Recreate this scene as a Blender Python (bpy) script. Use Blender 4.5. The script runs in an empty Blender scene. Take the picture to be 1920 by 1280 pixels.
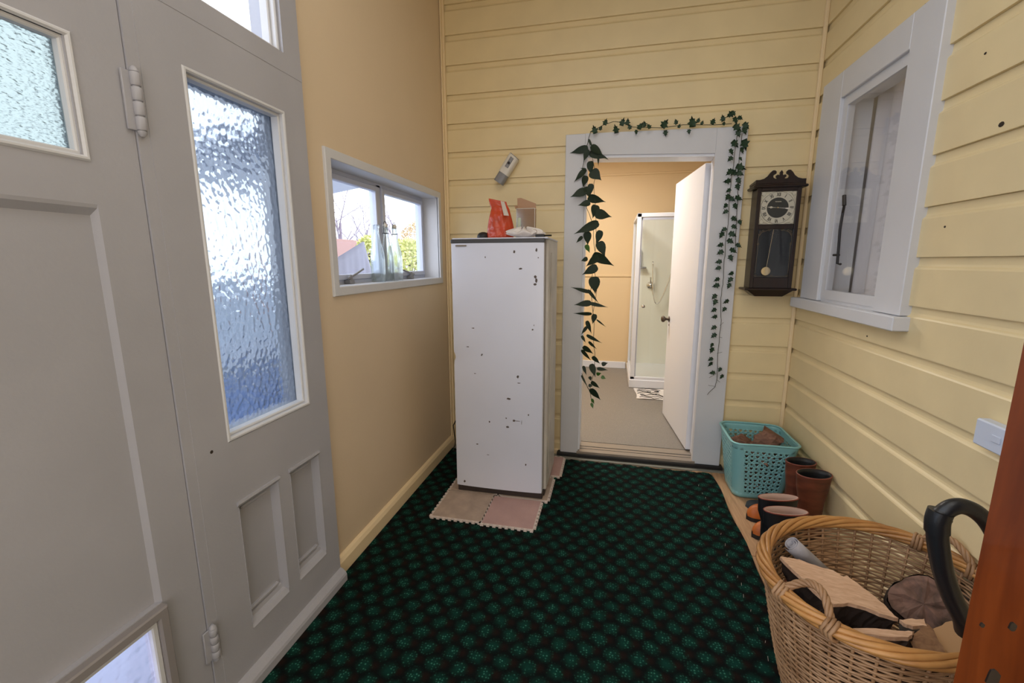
import bpy, math, random
from math import pi, sin, cos, radians as rad
from mathutils import Vector, Matrix
random.seed(7)
sc = bpy.context.scene
# ------------------------------------------------------------ camera
CAMH = 1.38; FPX = 826.3; YAW, PIT, ROL = -.2201, .1787, -.0022
def cam_axes():
    f = Vector((sin(YAW)*cos(PIT), cos(YAW)*cos(PIT), -sin(PIT))); r = Vector((cos(YAW), -sin(YAW), 0)); u = r.cross(f)
    return (cos(ROL)*r+sin(ROL)*u, -sin(ROL)*r+cos(ROL)*u, f)
CR, CU, CF = cam_axes()
cd = bpy.data.cameras.new('camera'); cam = bpy.data.objects.new('camera', cd); sc.collection.objects.link(cam)
cam.matrix_world = Matrix(((CR.x, CU.x, -CF.x, 0), (CR.y, CU.y, -CF.y, 0), (CR.z, CU.z, -CF.z, CAMH), (0, 0, 0, 1)))
cd.sensor_width = 36; cd.lens = FPX/1920*36; cd.clip_start = .02; cd.clip_end = 200
sc.camera = cam
def P(px, py, ax, val):                 # the point where a sight line meets a real plane of the room
    d = CR*(px-960) - CU*(py-640) + CF*FPX; i = 'xyz'.index(ax)
    o = Vector((0, 0, CAMH)); return o + d*((val-o[i])/d[i])
# ------------------------------------------------------------ world, lights, exposure
w = bpy.data.worlds.new('world'); sc.world = w; w.use_nodes = True
bg = w.node_tree.nodes['Background']; bg.inputs[0].default_value = (.80, .87, 1.0, 1); bg.inputs[1].default_value = 4.1
vs = sc.view_settings; vs.view_transform = 'Standard'; vs.look = 'None'; vs.gamma = 1; vs.use_curve_mapping = False; vs.exposure = -.13
def area(name, loc, size, power, color, rot=(0, 0, 0), sy=None, portal=False):
    l = bpy.data.lights.new(name, 'AREA'); l.energy = power; l.color = color; l.shape = 'RECTANGLE'; l.size = size; l.size_y = sy or size
    if portal: l.cycles.is_portal = True
    o = bpy.data.objects.new(name, l); o.location = loc; o.rotation_euler = rot; sc.collection.objects.link(o); return o
area('hall_fill_light', (-.1, .6, 3.1), 1.3, 18, (1, .97, .93), (0, 0, 0), 2.2)  # unseen overhead fill, added to raise the brightness of the hall
area('rear_fill_light', (0, -1.25, 1.3), 1.4, 22, (1, .96, .95), (pi/2, 0, 0), 2.0)  # added fill behind the camera, lifts fridge front and casing; no opening there
area('bathroom_ceiling_lamp', (-.35, 4.2, 2.56), .7, 44, (1, .95, .90))
area('side_room_fill', (2.0, 2.3, 2.5), .5, 44, (1, .93, .92))  # unseen fill added to brighten the curtains behind the right window
for i, (y, z, sy, sz) in enumerate(((1.238, 1.365, .36, 1.04), (.1, 2.56, 2.7, .96), (.5, 1.726, .56, .23), (2.28, 1.54, 1.17, .54), (.6, .36, .34, .2))):
    area('window_portal', (-1.33, y, z), sz, 1, (1, 1, 1), (0, -pi/2, 0), sy, True)
# ------------------------------------------------------------ materials
def M(name, col, rough=.5, metal=0, bump=0, bscale=60, var=0, vscale=3, spec=.5, trans=0, coat=0, stretch=None, detail=3, **k):
    m = bpy.data.materials.new(name); m.use_nodes = True; nt = m.node_tree; b = nt.nodes['Principled BSDF']
    c = tuple(col)+(1,); b.inputs['Base Color'].default_value = c; b.inputs['Roughness'].default_value = rough
    b.inputs['Metallic'].default_value = metal; b.inputs['Specular IOR Level'].default_value = spec
    b.inputs['Transmission Weight'].default_value = trans; b.inputs['Coat Weight'].default_value = coat
    m.diffuse_color = c
    tc = nt.nodes.new('ShaderNodeTexCoord'); src = tc.outputs['Object']
    if stretch:
        mp = nt.nodes.new('ShaderNodeMapping'); mp.inputs['Scale'].default_value = stretch; nt.links.new(src, mp.inputs[0]); src = mp.outputs[0]
    if var:
        n = nt.nodes.new('ShaderNodeTexNoise'); n.inputs['Scale'].default_value = vscale; n.inputs['Detail'].default_value = detail; nt.links.new(src, n.inputs['Vector'])
        r = nt.nodes.new('ShaderNodeValToRGB'); r.color_ramp.elements[0].position = .3; r.color_ramp.elements[1].position = .7
        c2 = k.get('col2', [x*(1-var) for x in col])
        r.color_ramp.elements[0].color = tuple(c2)+(1,); r.color_ramp.elements[1].color = c
        nt.links.new(n.outputs['Fac'], r.inputs[0]); nt.links.new(r.outputs[0], b.inputs['Base Color'])
    if bump:
        n = nt.nodes.new('ShaderNodeTexNoise'); n.inputs['Scale'].default_value = bscale; n.inputs['Detail'].default_value = 4; nt.links.new(src, n.inputs['Vector'])
        bp = nt.nodes.new('ShaderNodeBump'); bp.inputs['Strength'].default_value = bump; bp.inputs['Distance'].default_value = .004
        nt.links.new(n.outputs['Fac'], bp.inputs['Height']); nt.links.new(bp.outputs[0], b.inputs['Normal'])
    return m
def glass_mat(name, mix, kind=None, scale=40, strength=.6, tint=(1, 1, 1), ior=1.45, rough=0, squash=(1, 1, 1)):
    m = bpy.data.materials.new(name); m.use_nodes = True; nt = m.node_tree; nt.nodes.clear()
    out = nt.nodes.new('ShaderNodeOutputMaterial'); tr = nt.nodes.new('ShaderNodeBsdfTransparent'); tr.inputs[0].default_value = tuple(tint)+(1,)
    mx = nt.nodes.new('ShaderNodeMixShader'); mx.inputs[0].default_value = mix
    if kind:
        g = nt.nodes.new('ShaderNodeBsdfGlass'); g.inputs['IOR'].default_value = ior; g.inputs['Roughness'].default_value = rough; g.inputs['Color'].default_value = tuple(tint)+(1,)
        tc = nt.nodes.new('ShaderNodeTexCoord'); mp = nt.nodes.new('ShaderNodeMapping'); mp.inputs['Scale'].default_value = squash
        nt.links.new(tc.outputs['Object'], mp.inputs[0])
        if kind == 'cell':
            n = nt.nodes.new('ShaderNodeTexVoronoi'); n.feature = 'SMOOTH_F1'; n.inputs['Scale'].default_value = scale; n.inputs['Smoothness'].default_value = .5; o = n.outputs['Distance']
        else:
            n = nt.nodes.new('ShaderNodeTexNoise'); n.inputs['Scale'].default_value = scale; n.inputs['Detail'].default_value = 1; o = n.outputs['Fac']
        nt.links.new(mp.outputs[0], n.inputs['Vector'])
        bp = nt.nodes.new('ShaderNodeBump'); bp.inputs['Strength'].default_value = strength; bp.inputs['Distance'].default_value = .01
        nt.links.new(o, bp.inputs['Height']); nt.links.new(bp.outputs[0], g.inputs['Normal'])
    else:
        g = nt.nodes.new('ShaderNodeBsdfGlossy'); g.inputs['Roughness'].default_value = rough
        lw = nt.nodes.new('ShaderNodeLayerWeight'); lw.inputs[0].default_value = .5      # Schlick reflectance, the same from both sides
        pw = nt.nodes.new('ShaderNodeMath'); pw.operation = 'POWER'; pw.inputs[1].default_value = 5; nt.links.new(lw.outputs['Facing'], pw.inputs[0])
        r0 = ((ior-1)/(ior+1))**2; mu = nt.nodes.new('ShaderNodeMath'); mu.operation = 'MULTIPLY_ADD'; mu.inputs[1].default_value = mix*(1-r0); mu.inputs[2].default_value = mix*r0
        nt.links.new(pw.outputs[0], mu.inputs[0]); nt.links.new(mu.outputs[0], mx.inputs[0])
    nt.links.new(tr.outputs[0], mx.inputs[1]); nt.links.new(g.outputs[0], mx.inputs[2]); nt.links.new(mx.outputs[0], out.inputs[0])
    m.diffuse_color = (.8, .9, .95, 1); return m
def wood_mat(name, a, b_, scale=6, stretch=(1, 12, 12), rough=.5, bump=.2, coat=0, dist=3):
    m = M(name, a, rough, coat=coat); nt = m.node_tree; b = nt.nodes['Principled BSDF']; tc = nt.nodes['Texture Coordinate']
    mp = nt.nodes.new('ShaderNodeMapping'); mp.inputs['Scale'].default_value = stretch; nt.links.new(tc.outputs['Object'], mp.inputs[0])
    n = nt.nodes.new('ShaderNodeTexNoise'); n.inputs['Scale'].default_value = scale; n.inputs['Detail'].default_value = 6; n.inputs['Distortion'].default_value = dist*.3
    nt.links.new(mp.outputs[0], n.inputs['Vector']); r = nt.nodes.new('ShaderNodeValToRGB')
    r.color_ramp.elements[0].position = .33; r.color_ramp.elements[1].position = .66
    r.color_ramp.elements[0].color = tuple(b_)+(1,); r.color_ramp.elements[1].color = tuple(a)+(1,)
    nt.links.new(n.outputs['Fac'], r.inputs[0]); nt.links.new(r.outputs[0], b.inputs['Base Color'])
    bp = nt.nodes.new('ShaderNodeBump'); bp.inputs['Strength'].default_value = bump; bp.inputs['Distance'].default_value = .003
    nt.links.new(n.outputs['Fac'], bp.inputs['Height']); nt.links.new(bp.outputs[0], b.inputs['Normal']); return m
cream = M('cream_paint', (.82, .67, .385), .42, bump=.08, bscale=90, var=.07, vscale=5)
beige = M('beige_wall', (.74, .59, .41), .5, bump=.1, bscale=120, var=.05, vscale=2)
creamtrim = M('cream_trim', (.86, .68, .42), .38, bump=.05, bscale=80)
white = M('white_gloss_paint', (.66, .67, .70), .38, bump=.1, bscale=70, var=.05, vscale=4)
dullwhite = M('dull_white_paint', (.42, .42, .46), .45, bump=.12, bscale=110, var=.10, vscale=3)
bathwall = M('bathroom_wall', (.80, .61, .36), .55, bump=.05, bscale=60)
bathwhite = M('bathroom_white', (.80, .82, .88), .35)
bathfloor = M('speckled_vinyl', (.30, .27, .235), .5, bump=.3, bscale=300, var=.35, vscale=260, detail=2)
ceilm = M('ceiling_paint', (.78, .72, .58), .6)
alu = M('aluminium', (.58, .62, .74), .35, .2)
darkmetal = M('dark_metal', (.03, .028, .027), .4, .6)
chrome = M('chrome', (.75, .75, .76), .15, 1)
bronze = M('aged_bronze', (.10, .075, .055), .35, .8)
black = M('black_rubber', (.008, .008, .009), .5)
blackpl = M('black_plastic', (.012, .013, .015), .35, bump=.1, bscale=200)
fridgew = M('fridge_enamel', (.68, .70, .80), .28, var=.06, vscale=2.5, bump=.04, bscale=8)
fridges = M('fridge_side', (.66, .62, .56), .35, var=.25, vscale=6, bump=.05, bscale=20)
gasket = M('gasket', (.22, .18, .14), .6)
brownst = M('brown_kick', (.035, .024, .02), .5)
chip = M('rust_chip', (.085, .065, .055), .7)
foamA = M('beige_foam', (.50, .38, .30), .8, bump=.3, bscale=200, var=.25, vscale=14)
foamB = M('pink_foam', (.52, .33, .30), .8, bump=.3, bscale=200, var=.15, vscale=9)
foamE = M('pale_foam', (.66, .56, .50), .8, bump=.2, bscale=200)
teal = M('teal_plastic', (.24, .52, .53), .32)
heartleaf = M('heart_leaf', (.009, .030, .009), .6, var=.5, vscale=20)
leafbright = M('bright_leaf', (.05, .16, .02), .45, var=.3, vscale=20)
ivyleaf = M('ivy_leaf', (.013, .052, .018), .6, var=.5, vscale=25)
stemm = M('vine_stem', (.05, .045, .025), .6)
mahog = wood_mat('mahogany', (.020, .007, .005), (.009, .004, .003), 5, (8, 8, 1), .32, .05)
dialm = M('dial_silver', (.62, .58, .46), .35, .3, bump=.5, bscale=160)
dialr = M('dial_ring', (.58, .54, .43), .45)
dialb = M('dial_dark', (.035, .035, .03), .4)
ink = M('numeral_ink', (.02, .018, .015), .6)
brass = M('brass', (.78, .60, .34), .22, 1)
etched = M('etched_gold', (.20, .15, .09), .5, .3)
orange = M('orange_foil', (.58, .065, .02), .27, bump=1.0, bscale=34, var=.25, vscale=18)
labelm = M('pouch_label', (.55, .48, .40), .5)
clearp = glass_mat('clear_plastic', .9, None, ior=1.6, tint=(.90, .90, .88), rough=.08)
crinkle = M('crinkled_film', (.62, .56, .52), .12, spec=.9, bump=.8, bscale=40)
card = M('cardboard', (.42, .25, .15), .8, bump=.2, bscale=120)
greenw = M('pale_green_roll', (.55, .62, .48), .6)
greypl = M('grey_plastic', (.24, .24, .25), .4)
offw = M('off_white_plastic', (.70, .66, .58), .35)
swwhite = M('bluish_white_plastic', (.62, .68, .80), .4)
wicker = M('wicker', (.47, .25, .10), .45, var=.4, vscale=9, bump=.15, bscale=150, col2=(.30, .145, .055))
wickerp = M('pale_wicker', (.44, .26, .135), .5, var=.35, vscale=14, bump=.15, bscale=150, col2=(.24, .125, .055))
rimm = M('rim_willow', (.52, .26, .08), .38, var=.35, vscale=12, col2=(.36, .16, .045))
splitw = wood_mat('split_wood', (.72, .48, .32), (.55, .33, .20), 9, (2, 14, 14), .7, .5)
bark = M('bark', (.045, .026, .018), .9, bump=1, bscale=40, var=.6, vscale=14)
greybark = M('grey_bark', (.11, .085, .065), .9, bump=1, bscale=30, var=.6, vscale=10)
endwood = wood_mat('end_wood', (.33, .18, .09), (.20, .10, .05), 12, (3, 3, 12), .7, .5)
brownlog = wood_mat('brown_log', (.24, .12, .075), (.12, .055, .035), 8, (2, 8, 8), .8, .4)
rustb = M('rust_leather', (.19, .052, .024), .5, var=.55, vscale=9, bump=.25, bscale=50, stretch=(1, 1, 3))
orangetoe = M('orange_toe', (.55, .14, .02), .5, var=.2, vscale=20)
tanl = M('tan_lining', (.50, .34, .27), .8)
redtrim = M('red_rubber', (.22, .05, .03), .5)
vinyl = wood_mat('floor_timber', (.58, .35, .19), (.42, .24, .12), 4, (14, 1.2, 1), .45, .05)
postw = wood_mat('varnished_timber', (.25, .050, .008), (.13, .022, .004), 3, (5, 5, .7), .32, .05, coat=.2)
knotm = M('timber_knot', (.012, .006, .004), .5)
curtain = M('sheer_curtain', (.72, .69, .70), .9, bump=.2, bscale=300)
dimwall = M('side_room_wall', (.62, .60, .62), .8)
papr = M('rolled_paper', (.42, .40, .42), .6, bump=.2, bscale=60)
matm = M('bath_mat', (.80, .76, .72), .9, bump=.5, bscale=200)
ink2 = M('mat_print', (.03, .03, .03), .9)
nosing = M('dark_nosing', (.012, .010, .009), .6)
thresh = M('threshold_metal', (.36, .30, .24), .4, .1, stretch=(1, 20, 1), var=.2, vscale=10)
subfl = M('subfloor_strip', (.30, .29, .24), .8, var=.2, vscale=20)
acrylic = M('shower_liner', (.88, .88, .82), .25)
paneg = glass_mat('window_glass', 1.0, None, ior=1.5)
showerg = glass_mat('shower_glass', .6, None, ior=1.45, tint=(.97, .98, .96))
bottleg = glass_mat('bottle_glass', .35, 'noise', 3, .02, (.97, .99, .99), 1.35)
cellg = glass_mat('hammered_glass', .78, 'cell', 58, .34, (.64, .67, .695), 1.35, .03, (1, 1, .8))
waveg = glass_mat('rippled_glass', .75, 'noise', 105, .6, (.51, .55, .53), 1.35, .03, (1, .7, 1.6))
frostg = glass_mat('flap_glass', .7, 'noise', 30, .3, (.95, .93, 1), 1.3, .1)
clockg = glass_mat('clock_glass', .35, None, ior=1.45, tint=(.95, .97, 1))
# carpet: lattice of dotted green rosettes on near-black
def carpet_mat():
    m = M('patterned_carpet', (.01, .02, .015), .95, spec=.1); nt = m.node_tree; N = nt.nodes; L = nt.links; b = N['Principled BSDF']
    tc = N['Texture Coordinate']; sp = N.new('ShaderNodeSeparateXYZ'); L.new(tc.outputs['Object'], sp.inputs[0])
    def mt(op, a, b2=None):
        n = N.new('ShaderNodeMath'); n.operation = op
        for i, v in enumerate((a, b2)):
            if v is None: continue
            if isinstance(v, (int, float)): n.inputs[i].default_value = v
            else: L.new(v, n.inputs[i])
        return n.outputs[0]
    def dist(ox, oy):
        dd = []
        for hx, hy in ((0, 0), (.0935/2, .114/2)):
            n = []
            for o_, c_, p_ in ((sp.outputs[0], .003+ox+hx, .0935), (sp.outputs[1], 1.795+oy+hy, .114)):
                wn = N.new('ShaderNodeMath'); wn.operation = 'WRAP'; L.new(mt('SUBTRACT', o_, c_), wn.inputs[0]); wn.inputs[1].default_value = p_/2; wn.inputs[2].default_value = -p_/2
                n.append(mt('MULTIPLY', wn.outputs[0], wn.outputs[0]))
            dd.append(mt('SQRT', mt('ADD', n[0], n[1])))
        return mt('MINIMUM', dd[0], dd[1])
    def lat(ox, oy): return mt('SUBTRACT', 1.0, mt('MULTIPLY', dist(ox, oy), 25.0))
    f = lat(0, 0); fr = lat(.037, .003)
    ns = N.new('ShaderNodeTexNoise'); ns.inputs['Scale'].default_value = 30; L.new(tc.outputs['Object'], ns.inputs['Vector'])
    def ramp(src, p0, p1, c0, c1):
        r = N.new('ShaderNodeValToRGB'); r.color_ramp.interpolation = 'EASE'; r.color_ramp.elements[0].position = p0; r.color_ramp.elements[1].position = p1
        r.color_ramp.elements[0].color = tuple(c0)+(1,); r.color_ramp.elements[1].color = tuple(c1)+(1,); L.new(src, r.inputs[0]); return r.outputs[0]
    fj = mt('ADD', f, mt('MULTIPLY', mt('SUBTRACT', ns.outputs['Fac'], .5), .7))
    blob = ramp(fj, -.15, .95, (0, 0, 0), (1, 1, 1)); red = ramp(fr, .35, .95, (0, 0, 0), (1, 1, 1))
    base = N.new('ShaderNodeMix'); base.data_type = 'RGBA'; base.inputs['A'].default_value = (.0032, .0055, .0052, 1); base.inputs['B'].default_value = (.015, .007, .005, 1); L.new(red, base.inputs['Factor'])
    mx = N.new('ShaderNodeMix'); mx.data_type = 'RGBA'; L.new(blob, mx.inputs['Factor']); L.new(base.outputs['Result'], mx.inputs['A']); mx.inputs['B'].default_value = (.004, .040, .028, 1)
    vo = N.new('ShaderNodeTexVoronoi'); vo.inputs['Scale'].default_value = 95; vo.inputs['Randomness'].default_value = .5; L.new(tc.outputs['Object'], vo.inputs['Vector'])
    dots = ramp(vo.outputs['Distance'], .18, .38, (1, 1, 1), (0, 0, 0))
    dm = mt('MULTIPLY', dots, blob)
    m2 = N.new('ShaderNodeMix'); m2.data_type = 'RGBA'; L.new(dm, m2.inputs['Factor']); L.new(mx.outputs['Result'], m2.inputs['A']); m2.inputs['B'].default_value = (.045, .19, .13, 1)
    L.new(m2.outputs['Result'], b.inputs['Base Color'])
    n3 = N.new('ShaderNodeTexNoise'); n3.inputs['Scale'].default_value = 500; L.new(tc.outputs['Object'], n3.inputs['Vector'])
    bp = N.new('ShaderNodeBump'); bp.inputs['Strength'].default_value = .8; bp.inputs['Distance'].default_value = .004; L.new(n3.outputs['Fac'], bp.inputs['Height']); L.new(bp.outputs[0], b.inputs['Normal'])
    return m
carpetm = carpet_mat()
# ------------------------------------------------------------ mesh helpers
class MB:
    def __init__(s): s.v = []; s.f = []
    def add(s, vs, fs):
        o = len(s.v); s.v += [Vector(v) for v in vs]; s.f += [[i+o for i in f] for f in fs]; return s
    def box(s, x0, x1, y0, y1, z0, z1, c=0, mat=None):
        vs = []
        if c:
            c = min(c, (x1-x0)*.45, (y1-y0)*.45, (z1-z0)*.45)
            n = []
            for z in (z0, z1):
                zi = z+c if z == z0 else z-c
                for (a, b, cc) in (((x0+c, y0+c, z), (x0+c, y0, zi), (x0, y0+c, zi)), ((x1-c, y0+c, z), (x1, y0+c, zi), (x1-c, y0, zi)),
                                   ((x1-c, y1-c, z), (x1-c, y1, zi), (x1, y1-c, zi)), ((x0+c, y1-c, z), (x0, y1-c, zi), (x0+c, y1, zi))):
                    n.append((a, b, cc))
            # chamfered box through explicit faces: vertex k -> (flat z, two side points)
            vs = [p for t in n for p in t]
            def q(k, j): return k*3+j
            # b = on y-side for k0; order (a: z face, b, c) with b/c swapped per corner: k0 b=y0 c=x0; k1 b=x1 c=y0; k2 b=y1 c=x1; k3 b=x0 c=y1
            fs = [[q(3, 0), q(2, 0), q(1, 0), q(0, 0)], [q(4, 0), q(5, 0), q(6, 0), q(7, 0)],
                  [q(0, 1), q(1, 2), q(5, 2), q(4, 1)], [q(1, 1), q(2, 2), q(6, 2), q(5, 1)], [q(2, 1), q(3, 2), q(7, 2), q(6, 1)], [q(3, 1), q(0, 2), q(4, 2), q(7, 1)]]
            for i in range(4):
                j = (i+1) % 4
                fs += [[q(i, 0), q(j, 0), q(j, 2), q(i, 1)], [q(i+4, 0), q(i+4, 1), q(j+4, 2), q(j+4, 0)], [q(i, 1), q(i+4, 1), q(i+4, 2), q(i, 2)],
                       [q(i, 0), q(i, 1), q(i, 2)], [q(i+4, 0), q(i+4, 2), q(i+4, 1)]]
        else:
            vs = [(x, y, z) for z in (z0, z1) for (x, y) in ((x0, y0), (x1, y0), (x1, y1), (x0, y1))]
            fs = [[3, 2, 1, 0], [4, 5, 6, 7], [0, 1, 5, 4], [1, 2, 6, 5], [2, 3, 7, 6], [3, 0, 4, 7]]
        if mat: vs = [mat @ Vector(v) for v in vs]
        return s.add(vs, fs)
    def prism(s, pts, dvec, cap=True):       # planar polygon (3-D points) swept by a vector
        n = len(pts); d = Vector(dvec); vs = [Vector(p) for p in pts]+[Vector(p)+d for p in pts]
        fs = [[i, (i+1) % n, (i+1) % n+n, i+n] for i in range(n)]
        if cap: fs += [list(range(n))[::-1], [i+n for i in range(n)]]
        return s.add(vs, fs)
    def tube(s, pts, r, n=8, closed=False, cap=True, flat=None):
        pts = [Vector(p) for p in pts]; m = len(pts); rs = r if isinstance(r, (list, tuple)) else [r]*m
        vs = []; up = None
        for i, p in enumerate(pts):
            a = pts[(i-1) % m] if (closed or i > 0) else p; b = pts[(i+1) % m] if (closed or i < m-1) else p
            t = (b-a); t = t.normalized() if t.length > 1e-9 else Vector((0, 0, 1))
            if up is None:
                up = Vector((0, 0, 1)) if abs(t.z) < .9 else Vector((1, 0, 0))
            up = (up-t*up.dot(t)); up = up.normalized() if up.length > 1e-6 else t.orthogonal().normalized(); sd = t.cross(up)
            for k in range(n):
                a_ = 2*pi*k/n; vs.append(p+(sd*cos(a_)+up*sin(a_)*(flat or 1))*rs[i])
        fs = []
        for i in range(m if closed else m-1):
            j = (i+1) % m
            for k in range(n): fs.append([i*n+k, i*n+(k+1) % n, j*n+(k+1) % n, j*n+k])
        if cap and not closed: fs += [list(range(n))[::-1], [(m-1)*n+k for k in range(n)]]
        return s.add(vs, fs)
    def lathe(s, prof, c=(0, 0, 0), n=24, ax='z', sx=1, sy=1, capb=True, capt=True):
        vs = []
        for (r, h) in prof:
            for k in range(n):
                a = 2*pi*k/n; p = (r*cos(a)*sx, r*sin(a)*sy, h)
                if ax == 'x': p = (p[2], p[0], p[1])
                if ax == 'y': p = (p[0], p[2], p[1])
                vs.append((p[0]+c[0], p[1]+c[1], p[2]+c[2]))
        fs = [[i*n+k, i*n+(k+1) % n, (i+1)*n+(k+1) % n, (i+1)*n+k] for i in range(len(prof)-1) for k in range(n)]
        if capb: fs.append(list(range(n))[::-1])
        if capt: fs.append([(len(prof)-1)*n+k for k in range(n)])
        if ax == 'y': fs = [f[::-1] for f in fs]
        return s.add(vs, fs)
    def grid(s, fn, nu, nv):
        vs = [fn(i/nu, j/nv) for i in range(nu+1) for j in range(nv+1)]
        return s.add(vs, [[i*(nv+1)+j, (i+1)*(nv+1)+j, (i+1)*(nv+1)+j+1, i*(nv+1)+j+1] for i in range(nu) for j in range(nv)])
    def mesh(s, name, mat, org=Vector((0, 0, 0)), smooth=False):
        me = bpy.data.meshes.new(name); me.from_pydata([v-org for v in s.v], [], s.f); me.materials.append(mat)
        import bmesh as _b
        bm = _b.new(); bm.from_mesh(me)
        if smooth == 3: _b.ops.remove_doubles(bm, verts=bm.verts, dist=1e-5)
        _b.ops.recalc_face_normals(bm, faces=bm.faces); bm.to_mesh(me); bm.free()
        if smooth:
            for p in me.polygons: p.use_smooth = True
            if smooth == 2: me.set_sharp_from_angle(angle=rad(40))
        me.update(); return me
ORG = {}
def link(o): sc.collection.objects.link(o); return o
def worg(parent):
    v = Vector((0, 0, 0)); p = parent
    while p is not None: v += p.location; p = p.parent
    return v
def build(mb, name, mat, parent=None, smooth=False, org=None, kind=None, label=None):
    po = worg(parent)
    if parent is None and org is not None: o_ = Vector(org)
    else: o_ = po
    o = bpy.data.objects.new(name, mb.mesh(name, mat, o_, smooth)); o.parent = parent
    if parent is None and org is not None: o.location = o_
    if kind: o['kind'] = kind
    if label: o['label'] = label
    return link(o)
def thing(name, label, cat, loc, group=None):
    o = bpy.data.objects.new(name, None); o.location = loc; o.empty_display_size = .05; o['label'] = label; o['category'] = cat
    if group: o['group'] = group
    return link(o)
def tag(o, label, cat, group=None):
    o['label'] = label; o['category'] = cat
    if group: o['group'] = group
    return o
def struct(name, mb=None, mat=None, label=None, loc=(0, 0, 0), smooth=False):
    if mb is None:
        o = bpy.data.objects.new(name, None); o.location = loc; link(o)
    else: o = build(mb, name, mat, None, smooth)
    o['kind'] = 'structure'
    if label: o['label'] = label
    return o
def inst(me, name, parent, loc=(0, 0, 0), rot=None, scale=None):
    o = bpy.data.objects.new(name, me); o.parent = parent; o.location = loc
    if rot is not None: o.rotation_euler = rot
    if scale is not None: o.scale = scale
    return link(o)
def copy_tree(o, parent=None):
    c = o.copy(); link(c); c.parent = parent
    for ch in list(o.children): copy_tree(ch, c)
    return c
def slab(ax, f0, f1, a0, a1, z0, z1, holes):     # wall slab with rectangular holes
    mb = MB(); A = sorted({a0, a1, *[max(a0, min(a1, h[i])) for h in holes for i in (0, 1)]}); Z = sorted({z0, z1, *[max(z0, min(z1, h[i])) for h in holes for i in (2, 3)]})
    for i in range(len(A)-1):
        run = None
        for j in range(len(Z)-1):
            am, zm = (A[i]+A[i+1])/2, (Z[j]+Z[j+1])/2
            solid = not any(h[0] < am < h[1] and h[2] < zm < h[3] for h in holes)
            if solid and run is None: run = Z[j]
            if run is not None and (not solid or j == len(Z)-2):
                top = Z[j+1] if solid else Z[j]
                if ax == 'x': mb.box(f0, f1, A[i], A[i+1], run, top)
                else: mb.box(A[i], A[i+1], f0, f1, run, top)
                run = None
    return mb
# ------------------------------------------------------------ structure
D = 3.045; XL = -1.15; XR = 1.12; CH = 3.15; YB = -1.3
FZ = -.008
fl = struct('floor', MB().box(XL-.12, XR+.12, YB, D+.1, FZ-.1, FZ-.006), vinyl)
for (x0, x1) in ((.58, .7), (.702, .90), (.902, XR)):
    for (y0, y1) in ((YB, .9), (.902, 2.10), (2.102, D-.075)):
        b = MB().box(x0, x1-.001, y0, y1-.001, FZ-.006, FZ, .0015); build(b, 'floor_plank', vinyl, fl)
build(MB().box(XL, XR, D-.075, D-.005, FZ-.006, FZ+.004), 'threshold_strip', subfl, fl)
struct('ceiling', MB().box(XL-.12, XR+.12, YB, D+.02, CH, CH+.1), ceilm)
# boards shared meshes
PROF = [(0, 0), (.020, .0005), (.0205, .004), (.0205, .138), (.017, .1435), (.0105, .149), (.0085, .157), (.008, .1815), (0, .1815)]
def board(parent, ax, face, sgn, a0, a1, z0, mat):
    key = ('b', ax, round(a1-a0, 3), sgn)
    if key not in ORG:
        mb = MB(); L = a1-a0
        if ax == 'y': mb.prism([(0, sgn*(.0205-d), z) for d, z in PROF], (L, 0, 0))
        else: mb.prism([(sgn*(.0205-d), 0, z) for d, z in PROF], (0, L, 0))
        ORG[key] = mb.mesh('weatherboard', mat)
    return inst(ORG[key], 'weatherboard', parent, (a0, face, z0) if ax == 'y' else (face, a0, z0))
wb = struct('wall_back', slab('y', D+.0205, D+.11, XL-.12, XR+.12, -.1, CH, [(-.20, .60, -.2, 2.06)]), cream)
k = 0; z = 2.664-.182*15
z = 2.121-.182*12
while z < CH-.02:
    if z < 2.02:
        board(wb, 'y', D, 1, XL, -.312, z, cream); board(wb, 'y', D, 1, .742, XR, z, cream)
    elif z < CH-.0: board(wb, 'y', D, 1, XL, XR, z, cream)
    z += .182
wr = struct('wall_right', slab('x', XR+.0205, XR+.12, YB, D+.11, -.1, CH, [(2.165, 2.705, 1.19, 2.19)]), cream)
z = 2.121-.182*12
while z < CH-.15:
    if 1.15 < z < 2.2: board(wr, 'x', XR, 1, .2, 1.985, z, cream); board(wr, 'x', XR, 1, 2.915, D, z, cream)
    else: board(wr, 'x', XR, 1, .2, D, z, cream)
    z += .182
nailm = M('nail_hole', (.03, .02, .012), .8)
nh = MB()
for (px, py, r) in ((1848, 100, .004), (1878, 233, .008), (1772, 425, .004), (1626, 630, .004), (1735, 8, .003)):
    p = P(px, py, 'x', XR); nh.lathe([(r, -.0008), (r*.6, .0002)], (XR, p.y, p.z), 8, 'x', sx=1.4)
build(nh, 'nail_hole', nailm, wr)
# left wall (plaster) and joinery plane
XJ = -1.12
struct('wall_left', slab('x', -1.29, XL, 1.53, D+.02, -.1, CH, [(1.70, 2.868, 1.272, 1.803)]), beige)
struct('wall_front', MB().box(XL-.12, XR+.12, YB-.1, YB, -.1, CH), beige)
struct('trim_1', MB().box(XL, XL+.022, D-.024, D, .05, CH, .003).box(XL+.002, XL+.012, D-.05, D-.02, .05, CH, .003), creamtrim, 'thin cream corner bead where left and back walls meet')
struct('trim_2', MB().box(XR-.02, XR, D-.02, D, .0, CH, .004), creamtrim)
struct('trim_3', MB().prism([(XL, 1.49, CH), (XL, D, CH), (XL, D, CH-.04), (XL, 1.49, CH-.04)], (.04, 0, 0)), creamtrim)
bl = MB().prism([(XL, 0, FZ), (XL+.022, 0, FZ), (XL+.022, 0, .058), (XL+.014, 0, .075), (XL+.004, 0, .083), (XL, 0, .083)], (0, D-1.5, 0))
for v in bl.v: v.y += 1.5
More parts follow.
